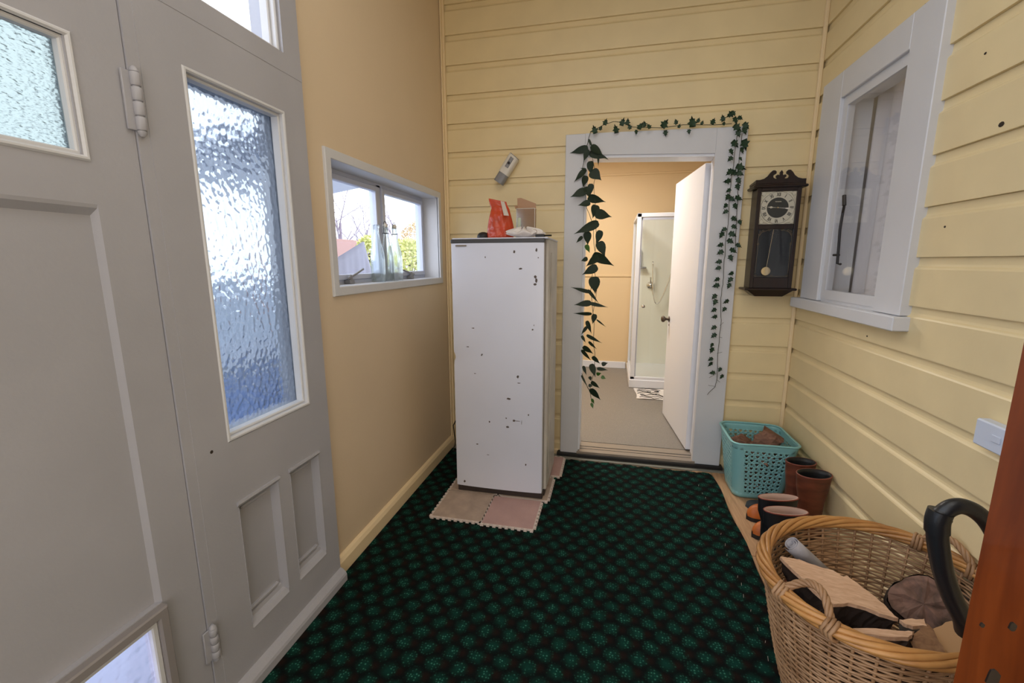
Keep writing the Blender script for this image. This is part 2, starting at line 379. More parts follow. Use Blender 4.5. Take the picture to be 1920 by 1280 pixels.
struct('baseboard_left', bl, creamtrim)
struct('baseboard_back', MB().box(XL+.022, -.335, D-.012, D+.02, FZ, .03, .003), creamtrim)
# sidelight joinery: window_1
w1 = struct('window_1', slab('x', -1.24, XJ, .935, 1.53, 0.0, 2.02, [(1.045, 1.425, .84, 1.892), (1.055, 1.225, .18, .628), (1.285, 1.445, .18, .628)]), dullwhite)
w1['label'] = 'tall obscured-glass sidelight panel beside the front door'
def bead_rect(mb, x, y0, y1, z0, z1, wd, dp, lip=.004):     # mitred frame around an opening, proud face at x
    c = min(lip, wd*.4, dp*.4); prof = [(0, x-dp), (0, x-c), (c, x), (wd-c, x), (wd, x-c), (wd, x-dp)]; n = len(prof); vs = []
    for (sy_, sz_) in ((0, 0), (1, 0), (1, 1), (0, 1)):
        for (o_, xx) in prof: vs.append((xx, (y1-o_) if sy_ else (y0+o_), (z1-o_) if sz_ else (z0+o_)))
    return mb.add(vs, [[k_*n+i, k_*n+(i+1) % n, ((k_+1) % 4)*n+(i+1) % n, ((k_+1) % 4)*n+i] for k_ in range(4) for i in range(n)])
g = MB(); bead_rect(g, XJ+.003, 1.045, 1.425, .84, 1.892, .013, .03, .004); bead_rect(g, XJ-.012, 1.056, 1.414, .852, 1.88, .010, .03, .003); build(g, 'glazing_bead', white, w1)
build(MB().box(-1.165, -1.160, 1.05, 1.42, .845, 1.887), 'glass_pane', cellg, w1)
bead_o = MB(); bead_rect(bead_o, -1.17, 1.045, 1.425, .84, 1.892, .016, .05, .003); build(bead_o, 'outer_bead', dullwhite, w1)
for (y0, y1) in ((1.055, 1.225), (1.285, 1.445)):
    build(MB().box(-1.20, -1.150, y0, y1, .18, .628), 'recessed_panel', dullwhite, w1)
    m = MB(); zz = .628
    m.prism([(XJ+.006, y0-.006, zz+.012), (XJ+.008, y0-.006, zz+.004), (XJ-.004, y0-.006, zz-.010), (-1.15, y0-.006, zz-.012), (-1.15, y0-.006, zz+.012)], (0, y1-y0+.012, 0))
    m.box(-1.152, -1.140, y0+.03, y1-.03, zz-.036, zz-.024, .003)
    m.prism([(-1.15, y0, .18), (-1.15, y0, .222), (-1.143, y0, .218), (-1.140, y0, .205), (-1.130, y0, .2), (-1.118, y0, .184), (-1.118, y0, .18)], (0, y1-y0, 0))
    m.box(-1.152, -1.140, y0+.02, y1-.02, .228, .238, .002)
    m.prism([(-1.15, y0, .2), (-1.118, y0, .2), (-1.15, y0+.007, .2)], (0, 0, .42)); m.prism([(-1.15, y1, .2), (-1.118, y1, .2), (-1.15, y1-.007, .2)], (0, 0, .42))
    build(m, 'panel_moulding', dullwhite, w1)
build(MB().lathe([(.006, -.001), (.005, .0006)], (XJ, .988, .836), 10, 'x'), 'screw_hole', nailm, w1)
sk = MB().prism([(XJ, 0, FZ), (XJ+.03, 0, FZ), (XJ+.03, 0, .028), (XJ+.026, 0, .038), (XJ+.012, 0, .052), (XJ, 0, .056)], (0, .595, 0))
for v in sk.v: v.y += .935
struct('baseboard_front', sk, dullwhite)
struct('trim_4', MB().box(-1.24, XJ+.001, YB, 1.53, 2.02, 2.075, 0).box(-1.24, XJ-.001, .905, .936, 0, 2.02), dullwhite, 'painted transom rail and jamb above and beside the front door')
# transom: window_2; glazing out of view is enlarged to add daylight
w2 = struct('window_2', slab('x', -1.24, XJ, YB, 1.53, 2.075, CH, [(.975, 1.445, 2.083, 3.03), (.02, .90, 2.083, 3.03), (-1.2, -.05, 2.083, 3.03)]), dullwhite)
g = MB(); bead_rect(g, XJ-.012, .975, 1.445, 2.083, 3.03, .012, .03, .003); bead_rect(g, XJ-.03, .987, 1.433, 2.095, 3.02, .010, .03, .003); bead_rect(g, XJ-.012, .02, .90, 2.083, 3.03, .02, .03, .003); bead_rect(g, XJ-.012, -1.2, -.05, 2.083, 3.03, .02, .03, .003); build(g, 'glazing_bead', white, w2)
build(MB().box(-1.185, -1.180, .98, 1.44, 2.09, 3.025), 'glass_pane', paneg, w2); build(MB().box(-1.185, -1.180, .03, .89, 2.09, 3.025), 'glass_pane', paneg, w2); build(MB().box(-1.185, -1.180, -1.19, -.06, 2.09, 3.025), 'glass_pane', paneg, w2)
# front door: door_1
XD = XJ-.006
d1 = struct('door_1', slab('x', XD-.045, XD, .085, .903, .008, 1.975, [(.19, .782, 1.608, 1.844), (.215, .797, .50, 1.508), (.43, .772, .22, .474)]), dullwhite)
d1['label'] = 'grey-white panelled front door with rippled glass and a cat flap'
build(MB().box(XD-.04, XD-.016, .2, .81, .49, 1.52), 'recessed_panel', dullwhite, d1)
m = MB()
m.prism([(XD-.016, .215, 1.508), (XD, .215, 1.508), (XD-.002, .215, 1.500), (XD-.016, .215, 1.484)], (0, .582, 0))
m.prism([(XD-.016, .797, .5), (XD, .797, .5), (XD-.016, .789, .5)], (0, 0, 1.008)); m.prism([(XD-.016, .215, .5), (XD, .215, .5), (XD-.016, .24, .5)], (0, 0, 1.008))
build(m, 'panel_moulding', dullwhite, d1)
g = MB(); bead_rect(g, XD+.005, .175, .797, 1.598, 1.856, .012, .012, .004); bead_rect(g, XD-.004, .185, .788, 1.606, 1.848, .013, .02, .003); build(g, 'glazing_bead', white, d1)
build(MB().box(XD-.026, XD-.021, .19, .785, 1.605, 1.848), 'glass_pane', waveg, d1)
cf = build(bead_rect(MB(), XD+.022, .395, .795, .20, .497, .026, .03, .004), 'flap_frame', M('flap_grey', (.27, .25, .25), .45), d1)
build(bead_rect(MB(), XD+.012, .420, .770, .225, .472, .016, .02, .003), 'flap_bead', white, cf); build(MB().box(XD-.004, XD, .43, .762, .233, .464), 'flap_pane', frostg, cf)
for (z0, z1) in ((1.69, 1.822), (.215, .315)):
    n = 4; hz = [(z0+(z1-z0)*i/n, z0+(z1-z0)*(i+1)/n) for i in range(n)]
    h = build(MB().lathe([(.004, z0-.012), (.009, z0-.006), (.010, z0), (.007, z0+.001), (.007, z1-.001), (.010, z1), (.009, z1+.006), (.004, z1+.012)], (XJ+.006, .912, 0), 12).box(XJ-.004, XJ+.002, .885, .912, z0, z1, .001), 'hinge', dullwhite, d1, 2)
    for a, b in hz: build(MB().lathe([(.0098, a+.002), (.0112, a+.004), (.0112, b-.003), (.0098, b-.001)], (XJ+.006, .912, 0), 12), 'hinge_knuckle', dullwhite, h, 2)
# aluminium window: window_3
w3 = struct('window_3', bead_rect(MB(), XL+.012, 1.662, 2.906, 1.236, 1.838, .040, .014, .003), white)
w3['label'] = 'two-pane aluminium window in a white-lined deep opening'
rv = MB(); rv.box(-1.285, XL+.002, 1.690, 1.702, 1.276, 1.7985).box(-1.285, XL+.002, 2.866, 2.878, 1.276, 1.7985).box(-1.285, XL+.002, 1.69, 2.878, 1.7985, 1.812).box(-1.285, XL+.002, 1.69, 2.878, 1.262, 1.276)
build(rv, 'reveal_lining', white, w3)
XA = -1.255
fr = build(bead_rect(MB(), XA, 1.702, 2.866, 1.274, 1.800, .022, .045, .002).box(XA-.045, XA, 2.262, 2.306, 1.29, 1.79, .002), 'outer_frame', alu, w3)
for (y0, y1) in ((1.724, 2.262), (2.306, 2.844)):
    s_ = build(bead_rect(MB(), XA+.012, y0, y1, 1.296, 1.778, .026, .03, .003), 'sash_frame', alu, w3)
    build(MB().box(XA-.012, XA-.008, y0+.02, y1-.02, 1.316, 1.758), 'glass_pane', paneg, s_)
for (y, s2) in ((1.93, 1), (2.60, -1)):
    st = MB().box(XA+.0, XA+.035, y-.018, y+.018, 1.276, 1.296, .003).lathe([(.009, 0), (.011, .008), (.006, .028), (.002, .03)], (XA+.024, y, 1.292), 10)
    st.tube([(XA+.026, y, 1.310), (XA+.022, y+s2*.05, 1.322), (XA+.004, y+s2*.15, 1.345)], .0055, 6).tube([(XA+.026, y, 1.310), (XA+.030, y-s2*.03, 1.304)], .006, 6)
    build(st, 'stay_latch', greypl, w3, 2)
# right hand window: window_4
w4 = struct('window_4', None, None, 'white framed sash window with a black stay set in the boarded right wall')
XW = 1.092
def brd(y0, y1, z0, z1, x0=XW, x1=XR+.0205, name='casing_board', mat=white): return build(MB().box(x0, x1, y0, y1, z0, z1, .003), name, mat, w4)
brd(1.985, 2.168, 1.170, 2.315, name='casing_side'); brd(2.700, 2.918, 1.170, 2.315, name='casing_side'); brd(2.168, 2.700, 2.185, 2.315, name='casing_head')
build(MB().box(1.062, XR+.02, 1.962, 2.975, 1.112, 1.168, .004), 'window_sill', white, w4)
build(MB().box(XR+.02, XR+.115, 2.150, 2.168, 1.168, 2.19).box(XR+.02, XR+.115, 2.690, 2.704, 1.168, 2.19).box(XR-.008, XR+.115, 2.15, 2.70, 1.168, 1.186).box(XR-.008, XR+.115, 2.15, 2.70, 2.172, 2.19), 'jamb_lining', white, w4)
sash = build(bead_rect(MB(), XR+.024, 2.122, 2.700, 1.184, 2.186, .046, .036, .003), 'sash_frame', white, w4)
for v in (0,): pass
build(MB().box(XR-.009, XR-.005, 2.13, 2.69, 1.20, 2.17), 'glass_pane', paneg, sash)
ly = P(1583, 380, 'x', XR+.03)
hp = MB(); a = P(1583, 366, 'x', XR-.018); b = P(1583, 385, 'x', XR-.018); c = P(1572, 460, 'x', XR-.018); e = P(1570, 494, 'x', XR-.018); e2 = P(1576, 495, 'x', XR-.018)
hp.tube([a, b], .009, 8).tube([b, P(1580, 400, 'x', XR-.034), P(1575, 430, 'x', XR-.032), e, e2], .006, 6).tube([P(1563, 478, 'x', XR-.018), P(1573, 478, 'x', XR-.018)], .006, 6)
build(hp, 'casement_stay', darkmetal, w4, 2)
# side room behind the right window
sr = struct('wall_side_room', MB().box(2.7, 2.8, 1.0, 3.8, .9, 2.6).box(XR+.12, 2.8, 3.7, 3.8, .9, 2.6).box(XR+.12, 2.8, 1.0, 1.1, .9, 2.6).box(XR+.12, 2.8, 1.0, 3.8, .8, .9).box(XR+.12, 2.8, 1.0, 3.8, 2.6, 2.7), dimwall)
for (y0, y1, x, nf, lab) in ((1.9, 2.50, XR+.150, 7, 'sheer pale curtain nearer the camera behind the right window'), (2.505, 3.35, XR+.150, 8, 'sheer pale curtain farther from the camera behind the right window')):
    cu = MB().grid(lambda u, v: (x+.018*sin(u*nf*2*pi+v*.8)+.006*sin(u*23), y0+(y1-y0)*u, 1.0+1.35*v), 70, 10)
    cu.add([v_+Vector((.003, 0, 0)) for v_ in list(cu.v)], [f[::-1] for f in cu.f])
    o = tag(build(cu, 'curtain', curtain, None, True, (x, y0, 2.25)), lab, 'curtain', 'sheer curtains behind the right window')
# doorway casing
YC = D-.030
t5 = struct('trim_5', None, None, 'wide white door casing around the bathroom doorway')
build(MB().box(-.318, -.192, YC, D+.022, .022, 2.18, .003), 'casing_side', white, t5); build(MB().box(.583, .757, YC, D+.022, .022, 2.166, .003), 'casing_side', white, t5)
hd = MB().prism([(-.192, YC, 2.052), (.583, YC, 2.022), (.583, YC, 2.166), (-.192, YC, 2.18)], (0, .052, 0)); build(hd, 'casing_head', white, t5)
build(MB().box(-.200, -.180, YC+.012, D+.12, .045, 2.06, .002).box(.592, .604, YC+.012, D+.12, .045, 2.06, .002).prism([(-.2, YC+.012, 2.036), (.59, YC+.012, 2.006), (.59, YC+.012, 2.06), (-.2, YC+.012, 2.06)], (0, .14, 0)), 'jamb_lining', bathwhite, t5)
t6 = struct('trim_6', MB().box(-.34, .775, YC-.018, D+.02, -.002, .022, .003), nosing, 'dark threshold nosing across the foot of the doorway')
build(MB().box(-.20, .60, YC-.004, D+.155, .020, .040, .002), 'threshold_board', thresh, t6)
for (y, hw) in ((D+.020, .0025), (D+.062, .0045), (D+.150, .0025)): build(MB().box(-.20, .60, y-hw, y+hw, .036, .0412, .0005), 'threshold_groove', nosing, t6)
# ------------------------------------------------------------ bathroom
BX0, BX1, BY0, BY1, BZ, BC = -1.3, 1.9, D+.11, 5.66, .04, 2.62
struct('floor', MB().box(BX0, BX1, D+.156, BY1, BZ-.1, BZ), bathfloor)
struct('ceiling', MB().box(BX0, BX1, BY0, BY1+.1, BC, BC+.1), bathwhite)
wf = struct('wall_far', MB().box(BX0, BX1, BY1, BY1+.1, -.1, BC), bathwall)
for z in (1.207, 2.398): build(MB().box(BX0, BX1, BY1-.012, BY1+.002, z-.012, z+.012, .003), 'batten', bathwall, wf)
struct('wall_far_left', MB().box(BX0-.1, BX0, BY0, BY1+.1, -.1, BC), bathwall); struct('wall_far_right', MB().box(BX1, BX1+.1, BY0, BY1+.1, -.1, BC), bathwall)
struct('wall_near', MB().box(BX0-.1, -.205, D+.112, D+.13, 0, BC).box(.606, BX1+.1, D+.112, D+.13, 0, BC).box(-.21, .61, D+.112, D+.13, 2.06, BC), bathwall)
struct('baseboard_far', MB().box(BX0, .215, BY1-.016, BY1, BZ, .125, .003), bathwhite)
# open door: door_2
d2 = struct('door_2', None, None, 'white flush door standing open into the bathroom', (.592, 3.19, 0))
ang = math.atan2(3.960-3.182, .527-.602+.0)
mt_ = Matrix.Translation((.602, 3.182, 0)) @ Matrix.Rotation(ang, 4, 'Z')
build(MB().box(0, .785, -.0, .040, .052, 2.0, .002, mat=Matrix.Translation((.602, 3.182, 0)) @ Matrix.Rotation(ang, 4, 'Z') @ Matrix.Translation((0, -.0, 0))), 'door_leaf', bathwhite, d2)
kn = MB(); c0 = mt_ @ Vector((.735, .040, .90)); dr = (mt_.to_3x3() @ Vector((0, 1, 0))).normalized()
def along(c, d, prof, n=16):
    q = d.to_track_quat('Z', 'Y').to_matrix(); mb = MB()
    mb.lathe(prof, (0, 0, 0), n)
    mb.v = [c + q @ v for v in mb.v]; return mb
kb = along(c0, dr, [(.024, 0), (.026, .004), (.012, .008), (.010, .028), (.018, .034), (.026, .044), (.027, .054), (.020, .064), (.006, .068)]); build(kb, 'door_knob', bronze, d2, True)
build(along(mt_ @ Vector((.735, .040, .85)), dr, [(.008, 0), (.008, .003)]), 'keyhole_cover', bronze, d2)
for z in (.35, 1.8): build(MB().lathe([(.008, z), (.008, z+.09)], (.612, 3.165, 0), 10), 'hinge', chrome, d2, 2)
# shower
sh = thing('shower_cubicle', 'white framed glass shower cubicle with chrome rail beyond the open door', 'shower', (.7, 5.1, BZ))
sx0, sx1, sy0, sy1 = .235, 1.15, 4.77, 5.60
build(MB().box(sx0-.01, sx1, sy0-.01, sy1, BZ, .135, .008), 'shower_tray', bathwhite, sh)
frm = MB()
for (x, y) in ((sx0, sy0), (sx1-.05, sy0), (sx0, sy1-.04)): frm.box(x, x+.045, y, y+.04, .135, 1.86, .004)
frm.box(sx0, sx1, sy0, sy0+.04, 1.82, 1.86, .004).box(sx0, sx0+.04, sy0, sy1, 1.82, 1.86, .004).box(sx0, sx1, sy0, sy0+.04, .135, .165, .004).box(sx0, sx0+.04, sy0, sy1, .135, .165, .004)
build(frm, 'frame', bathwhite, sh)
build(MB().box(sx0+.045, sx1-.05, sy0+.016, sy0+.022, .165, 1.82), 'door_glass', showerg, sh); build(MB().box(sx0+.016, sx0+.022, sy0+.04, sy1-.04, .165, 1.82), 'side_glass', showerg, sh)
build(MB().box(sx0+.046, sx0+.054, sy0+.008, sy0+.03, .165, 1.82).box(sx0+.046, sx1-.05, sy0+.008, sy0+.03, 1.795, 1.82), 'door_channel', alu, sh)
build(MB().box(sx0+.03, sx1, sy1-.012, sy1, .135, 1.9).box(sx1-.012, sx1, sy0+.05, sy1, .135, 1.9), 'liner', acrylic, sh)
build(MB().lathe([(.012, -.0), (.018, -.008), (.018, -.022), (.010, -.028)], (sx0+.10, sy0+.016, .92), 12, 'y'), 'door_knob', chrome, sh, 2)
rl = MB().tube([(.72, sy1-.06, 1.05), (.72, sy1-.06, 1.78)], .011, 10).lathe([(.02, sy1-.012), (.018, sy1-.07)], (.72, 0, 1.07), 12, 'y').lathe([(.02, sy1-.012), (.018, sy1-.07)], (.72, 0, 1.74), 12, 'y')
build(rl, 'slide_rail', chrome, sh, 2)
build(MB().lathe([(.012, 0), (.045, .03), (.046, .045), (.01, .05)], (.72, sy1-.13, 1.66), 16, 'y').tube([(.72, sy1-.10, 1.66), (.72, sy1-.12, 1.60), (.715, sy1-.11, 1.50)], .012, 8), 'shower_head', chrome, sh, 2)
pts = [Vector((.47, sy1-.09, 1.38))]
for i in range(15):
    t = i/14; pts.append(Vector((.475+.02*t+.27*t*t, sy1-.09-.02*sin(pi*t), 1.34-1.6*t*(1-t)*1.15-.2*t+.45*t*t)))
build(MB().tube(pts, .008, 6), 'hose', chrome, sh, True)
build(MB().lathe([(.045, sy1-.012), (.042, sy1-.03), (.02, sy1-.034), (.02, sy1-.08), (.005, sy1-.09)], (.46, 0, 1.10), 16, 'y').tube([(.46, sy1-.07, 1.10), (.455, sy1-.09, 1.20)], .009, 8), 'mixer_tap', chrome, sh, 2)
build(MB().box(.30, .40, sy1-.10, sy1-.012, 1.30, 1.318, .004).tube([(.31, sy1-.05, 1.32), (.31, sy1-.05, 1.52)], .03, 10), 'corner_caddy', greypl, sh, 2)
bm_ = MB().grid(lambda u, v: (.285+.60*u+.01*sin(v*5), 4.37+.37*v, BZ+.006+.003*sin(u*9+v*3)), 16, 8)
bm_.add([v+Vector((0, 0, -.006)) for v in list(bm_.v)], [f[::-1] for f in bm_.f])
mat_o = thing('bath_mat', 'white bath mat with black line drawing at the foot of the shower', 'bath mat', (.285, 4.37, BZ)); build(bm_, 'mat', matm, mat_o, True)
ln = MB()
for j in range(7):
    y0 = 4.40+.05*j
    for sgm in range(2):
        xs = .30+.28*sgm+random.uniform(0, .05); q = [Vector((xs+.22*t/8, y0+.02*sin(t*.9+j*1.7+sgm)+.012*sin(t*2.1), BZ+.0125)) for t in range(9)]; ln.tube(q, .0028, 4)
for (cx, cy) in ((.42, 4.60), (.50, 4.62), (.47, 4.52), (.62, 4.60)): ln.tube([(cx+.022*cos(a_*pi/4), cy+.014*sin(a_*pi/4), BZ+.0125) for a_ in range(8)], .0025, 4, True)
build(ln, 'line_print', ink2, mat_o)
# ------------------------------------------------------------ carpet
def edge(t, a, s): return a+s*(.5*sin(t*9)+.3*sin(t*31+1)+.25*sin(t*77+2))
cp = MB(); out = [(XL+.024, YB)]
out += [(.700, YB)]+[(.700+.006*sin(t*5), YB+(2.93-YB)*t/40*1.0) for t in range(1, 40)]+[(.69, 2.915)]
out += [(.69-(.69+1.12)*t/120, edge(t/12, 2.935+.02*t/120, .010)+random.uniform(-.004, .004)) for t in range(1, 120)]+[(XL+.024, 2.96)]
cp.prism([(x, y, FZ) for x, y in out], (0, 0, -FZ))
tag(build(cp, 'carpet', carpetm, None, False), 'dark green patterned carpet covering the hallway floor', 'carpet')
lf = MB()
for i in range(26):
    t = i/26; x = .60-.02*t+random.uniform(-.008, .01); y = .9+1.9*t+random.uniform(-.02, .02); lf.tube([(x, y, .001), (x+.004, y+random.uniform(.006, .02), .0018)], .0007, 3)
tag(build(lf, 'lint', foamE, None, False, (.6, 1.8, 0)), 'scattered pale lint specks on the right side of the green carpet', 'lint')['kind'] = 'stuff'
# ------------------------------------------------------------ foam puzzle mats under the fridge
def foam(x0, y0, s, h, sw=1.0, se=1.0):
    n = 17; p = s/n; t = .011; pts = []
    def e(k, ph): return t if (k % 2) == ph else 0
    for k in range(n): pts += [(k*p, -e(k, 0)), ((k+1)*p, -e(k, 0))]
    for k in range(n): pts += [(s+e(k, 1), k*p), (s+e(k, 1), (k+1)*p)]
    for k in range(n-1, -1, -1): pts += [((k+1)*p, s+e(k, 1)), (k*p, s+e(k, 1))]
    for k in range(n-1, -1, -1): pts += [(-e(k, 0), (k+1)*p), (-e(k, 0), k*p)]
    return pts, t
tiles = [(-.918, 2.060, .285, foamA, 'front left puzzle mat under the white fridge, beige and stained'), (-.633, 2.052, .285, foamB, 'front right puzzle mat under the white fridge, dusty pink'),
         (-.918, 2.345, .285, foamA, 'puzzle mat hidden mostly below the left half of the fridge'), (-.600, 2.345, .285, foamA, 'cream puzzle mat sticking out at the right side of the fridge'),
         (-.570, 2.660, .290, foamB, 'rearmost pink puzzle mat beside the door casing')]
for i, (x, y, s, mt2, lab) in enumerate(tiles):
    pts, t = foam(x, y, s, .012); o = thing('foam_mat', lab, 'foam mat', (x, y, 0), 'interlocking foam mats under the fridge')
    inner = [(max(.0, min(s, a)), max(.0, min(s, b))) for a, b in ((0, 0), (s, 0), (s, s), (0, s))]
    build(MB().prism([(x+a, y+b, .0005) for a, b in pts], (0, 0, .0105)), 'toothed_edge', foamE, o)
    build(MB().box(x+.004, x+s-.004, y+.004, y+s-.004, .002, .0120), 'mat_face', mt2, o)
# ------------------------------------------------------------ fridge
FX0, FX1, FY0 = -.868, -.352, 2.350
fg = thing('fridge', 'tall scratched white fridge with a dark top strip, standing on foam mats', 'fridge', (-.61, 2.55, .012))
body = MB().box(FX0+.012, FX1+.018, FY0+.060, FY0+.44, .045, 1.500, .004); build(body, 'cabinet_body', fridges, fg)
dm = MB().grid(lambda u, v: (FX0+(FX1-FX0)*u+(.011*math.exp(-((v-.555)/.012)**2) if u < .01 else .004*math.exp(-((v-.55)/.02)**2)*max(0, 1-u*4)), FY0-.010*sin(pi*u)**.6+.004*math.exp(-((v-.54)/.03)**2)*max(0, 1-u*2.5), .052+1.428*v), 24, 80)
k0 = len(dm.v); nu, nv = 24, 80
back = [(v.x, FY0+.045, v.z) for v in dm.v]
dm.add(back, [f[::-1] for f in list(dm.f)])
def gi(i, j): return i*(nv+1)+j
for i in range(nu):
    dm.f.append([gi(i, 0), gi(i+1, 0), gi(i+1, 0)+k0, gi(i, 0)+k0]); dm.f.append([gi(i, nv), gi(i, nv)+k0, gi(i+1, nv)+k0, gi(i+1, nv)])
for j in range(nv):
    dm.f.append([gi(0, j), gi(0, j)+k0, gi(0, j+1)+k0, gi(0, j+1)]); dm.f.append([gi(nu, j), gi(nu, j+1), gi(nu, j+1)+k0, gi(nu, j)+k0])
dr_ = build(dm, 'door', fridgew, fg, 2)
build(MB().box(FX0+.008, FX1+.002, FY0+.045, FY0+.060, .06, 1.485), 'door_gasket', gasket, fg)
build(MB().box(FX0-.002, FX1+.004, FY0-.006, FY0+.05, 1.480, 1.502, .003), 'top_trim_strip', M('dark_strip', (.05, .048, .05), .4), fg)
build(MB().box(FX0+.002, FX1+.02, FY0+.01, FY0+.44, 1.500, 1.509, .003), 'top_panel', fridgew, fg)
build(MB().box(FX0+.004, FX1+.004, FY0+.004, FY0+.05, .014, .050, .003).box(FX0+.02, FX1+.01, FY0+.05, FY0+.43, .012, .046), 'kick_plate', brownst, fg)
def fy(x): return FY0-.010*max(0, sin(pi*(x-FX0)/(FX1-FX0)))**.6
a = P(855, 460, 'y', FY0); build(MB().box(a.x, a.x+.062, FY0-.012, FY0-.002, a.z-.006, a.z+.002, .001), 'badge', gasket, dr_)
spots = [(964.4, 472, 5, 9), (1005.4, 468.7, 5, 10), (975.7, 503.6, 9, 5), (1003.5, 519, 7, 8), (1005, 526, 6, 12), (1003, 533, 8, 7), (887.5, 615, 8, 3), (998.4, 618, 5, 5), (903, 665.5, 4, 4), (910, 482, 3, 5),
         (970.6, 706, 6, 9), (954.3, 747.4, 12, 6), (963.8, 788, 8, 7), (952, 800, 9, 5), (918, 790, 4, 6), (991, 778, 4, 5), (949.3, 783.5, 4, 4), (895, 832, 6, 3), (985.6, 871, 4, 7), (890.6, 700, 7, 2), (973, 718, 10, 2), (877, 650, 10, 2), (871, 902, 6, 9), (904, 664, 4, 4), (970, 789, 18, 1.3), (978, 792, 1.3, 14), (1001, 610, 2, 5), (1009, 483, 3, 3), (915, 852, 7, 1.5)]
ch = MB()
for (px, py, wx, wz) in spots:
    p = P(px, py, 'y', FY0-.008); s_ = 1/345; n = 9; y = fy(p.x)-.0012
    q = [(p.x+wx*.40*s_*cos(2*pi*i/n)*random.uniform(.6, 1.1), y, p.z+wz*.40*s_*sin(2*pi*i/n)*random.uniform(.6, 1.1)) for i in range(n)]
    ch.prism(q, (0, .0030, 0))
build(ch, 'paint_chips', chip, dr_, kind='stuff')
rk = MB().tube([(FX1+.0205, FY0+.14+.001*i, .10+.07*i) for i in range(20)], .003, 5); build(rk, 'side_crease', fridges, fg, True)
cab = MB(); q = [P(856, 786, 'y', 2.93), P(850, 797, 'y', 2.95), P(844, 812, 'y', 2.98), P(840.5, 826, 'y', 3.0), P(840.5, 838, 'y', 2.99)]
q = [Vector((FX0+.03, 2.80, .30))]+[Vector((max(v.x, XL+.035), v.y, max(v.z, .012))) for v in q]+[Vector((XL+.05, 2.9, .006)), Vector((-.9, 2.86, .006))]
build(cab.tube(q, .004, 6), 'power_cord', black, fg, True, label='black power cord')
so = thing('power_socket', 'small white power socket low on the boards left of the fridge', 'socket', (-1.075, D, 1.28))
build(MB().box(-1.125, -1.03, D-.018, D+.0, 1.235, 1.325, .004), 'face_plate', creamtrim, so); build(MB().box(-1.115, -1.10, D-.022, D-.018, 1.28, 1.30, .001), 'switch', creamtrim, so)
# ------------------------------------------------------------ things on the fridge
TZ = 1.510; YI = 2.47
bz = P(935, 439, 'y', YI).z; dz = TZ-bz
rows = [(439, 913.5, 962, .075), (432, 912.8, 964, .085), (420, 914, 963.5, .085), (405, 916, 960.5, .07), (392, 919, 957, .05), (383, 921, 955, .03), (377, 918.5, 952, .016), (372, 917, 950.5, .009), (367, 916.2, 949.5, .006)]
def pouch(u, v, sgn):
    t = v*(len(rows)-1); i = min(int(t), len(rows)-2); f = t-i; r = [rows[i][k_]*(1-f)+rows[i+1][k_]*f for k_ in range(4)]
    py = r[0]+(u*6.5-3.2)*max(0, (v-.55)/.45); px = r[1]+(r[2]-r[1])*u
    p = P(px, py, 'y', YI); d = r[3]*.5*(sin(pi*u)**.5)*(1+.10*sin(u*17+v*9)+.08*sin(v*31))
    return (p.x, YI+sgn*d, max(TZ, p.z+dz))
pb = MB().grid(lambda u, v: pouch(u, v, -1), 22, 26); pb.grid(lambda u, v: pouch(1-u, v, 1), 22, 26); pb.f.append([i*27 for i in range(23)][::-1])
po = thing('foil_pouch', 'orange foil pouch with a grey label standing on the fridge', 'pouch', tuple(P(935, 439, 'y', YI)))
build(pb, 'pouch_body', orange, po, True)
lb = MB(); q = []
for (x, y) in ((937.5, 368), (944.5, 369.5), (955, 396.5), (945.5, 396)):
    p = P(x, y, 'y', YI-.03); q.append((p.x, YI-.040-.0*(y-368)+(.022 if y < 380 else -.001), p.z+dz))
lb.prism(q, (0, .002, 0)); build(lb, 'label', labelm, po)
hb = P(905, 440, 'y', YI); cap = MB().lathe([(.034, 0), (.036, .008), (.033, .02), (.024, .031), (.010, .036)], (hb.x+.004, YI, TZ), 20)
tag(build(cap, 'cap', black, None, True, (hb.x+.004, YI, TZ)), 'small black domed cap beside the orange pouch on the fridge', 'cap')
cb = P(987, 437, 'y', YI+.06); tb = thing('clear_tub', 'clear plastic tub holding a cardboard offcut on the fridge', 'tub', (cb.x, YI+.06, TZ))
wx = .052; top = P(987, 384, 'y', YI+.06).z+dz
for (a0, a1, b0, b1) in ((-wx, wx, -wx, -wx+.0015), (-wx, wx, wx-.0015, wx), (-wx, -wx+.0015, -wx, wx), (wx-.0015, wx, -wx, wx)): tbm = MB().box(cb.x+a0, cb.x+a1, YI+.06+b0*.6, YI+.06+b1*.6 if b0 != b1 else 0, TZ, top); build(tbm, 'tub_wall', clearp, tb)
q = [P(x, y, 'y', YI+.06) for x, y in ((970, 363.5), (977, 363), (1005, 373.5), (1004.5, 430), (971, 430))]
build(MB().tube([(cb.x-wx, YI+.06-wx*.6, top), (cb.x+wx, YI+.06-wx*.6, top), (cb.x+wx, YI+.06+wx*.6, top), (cb.x-wx, YI+.06+wx*.6, top)], .0018, 5, True).tube([(cb.x+wx, YI+.06-wx*.6, TZ), (cb.x+wx, YI+.06-wx*.6, top)], .0015, 5).tube([(cb.x-wx, YI+.06-wx*.6, TZ), (cb.x-wx, YI+.06-wx*.6, top)], .0015, 5), 'tub_edge', M('clear_edge', (.62, .58, .50), .2), tb)
co = thing('cardboard_piece', 'brown cardboard offcut standing up inside the clear tub', 'cardboard', (cb.x, YI+.06, TZ))
build(MB().prism([(v.x, YI+.058, max(v.z+dz, TZ+.003)) for v in q], (0, .004, 0)), 'sheet', card, co)
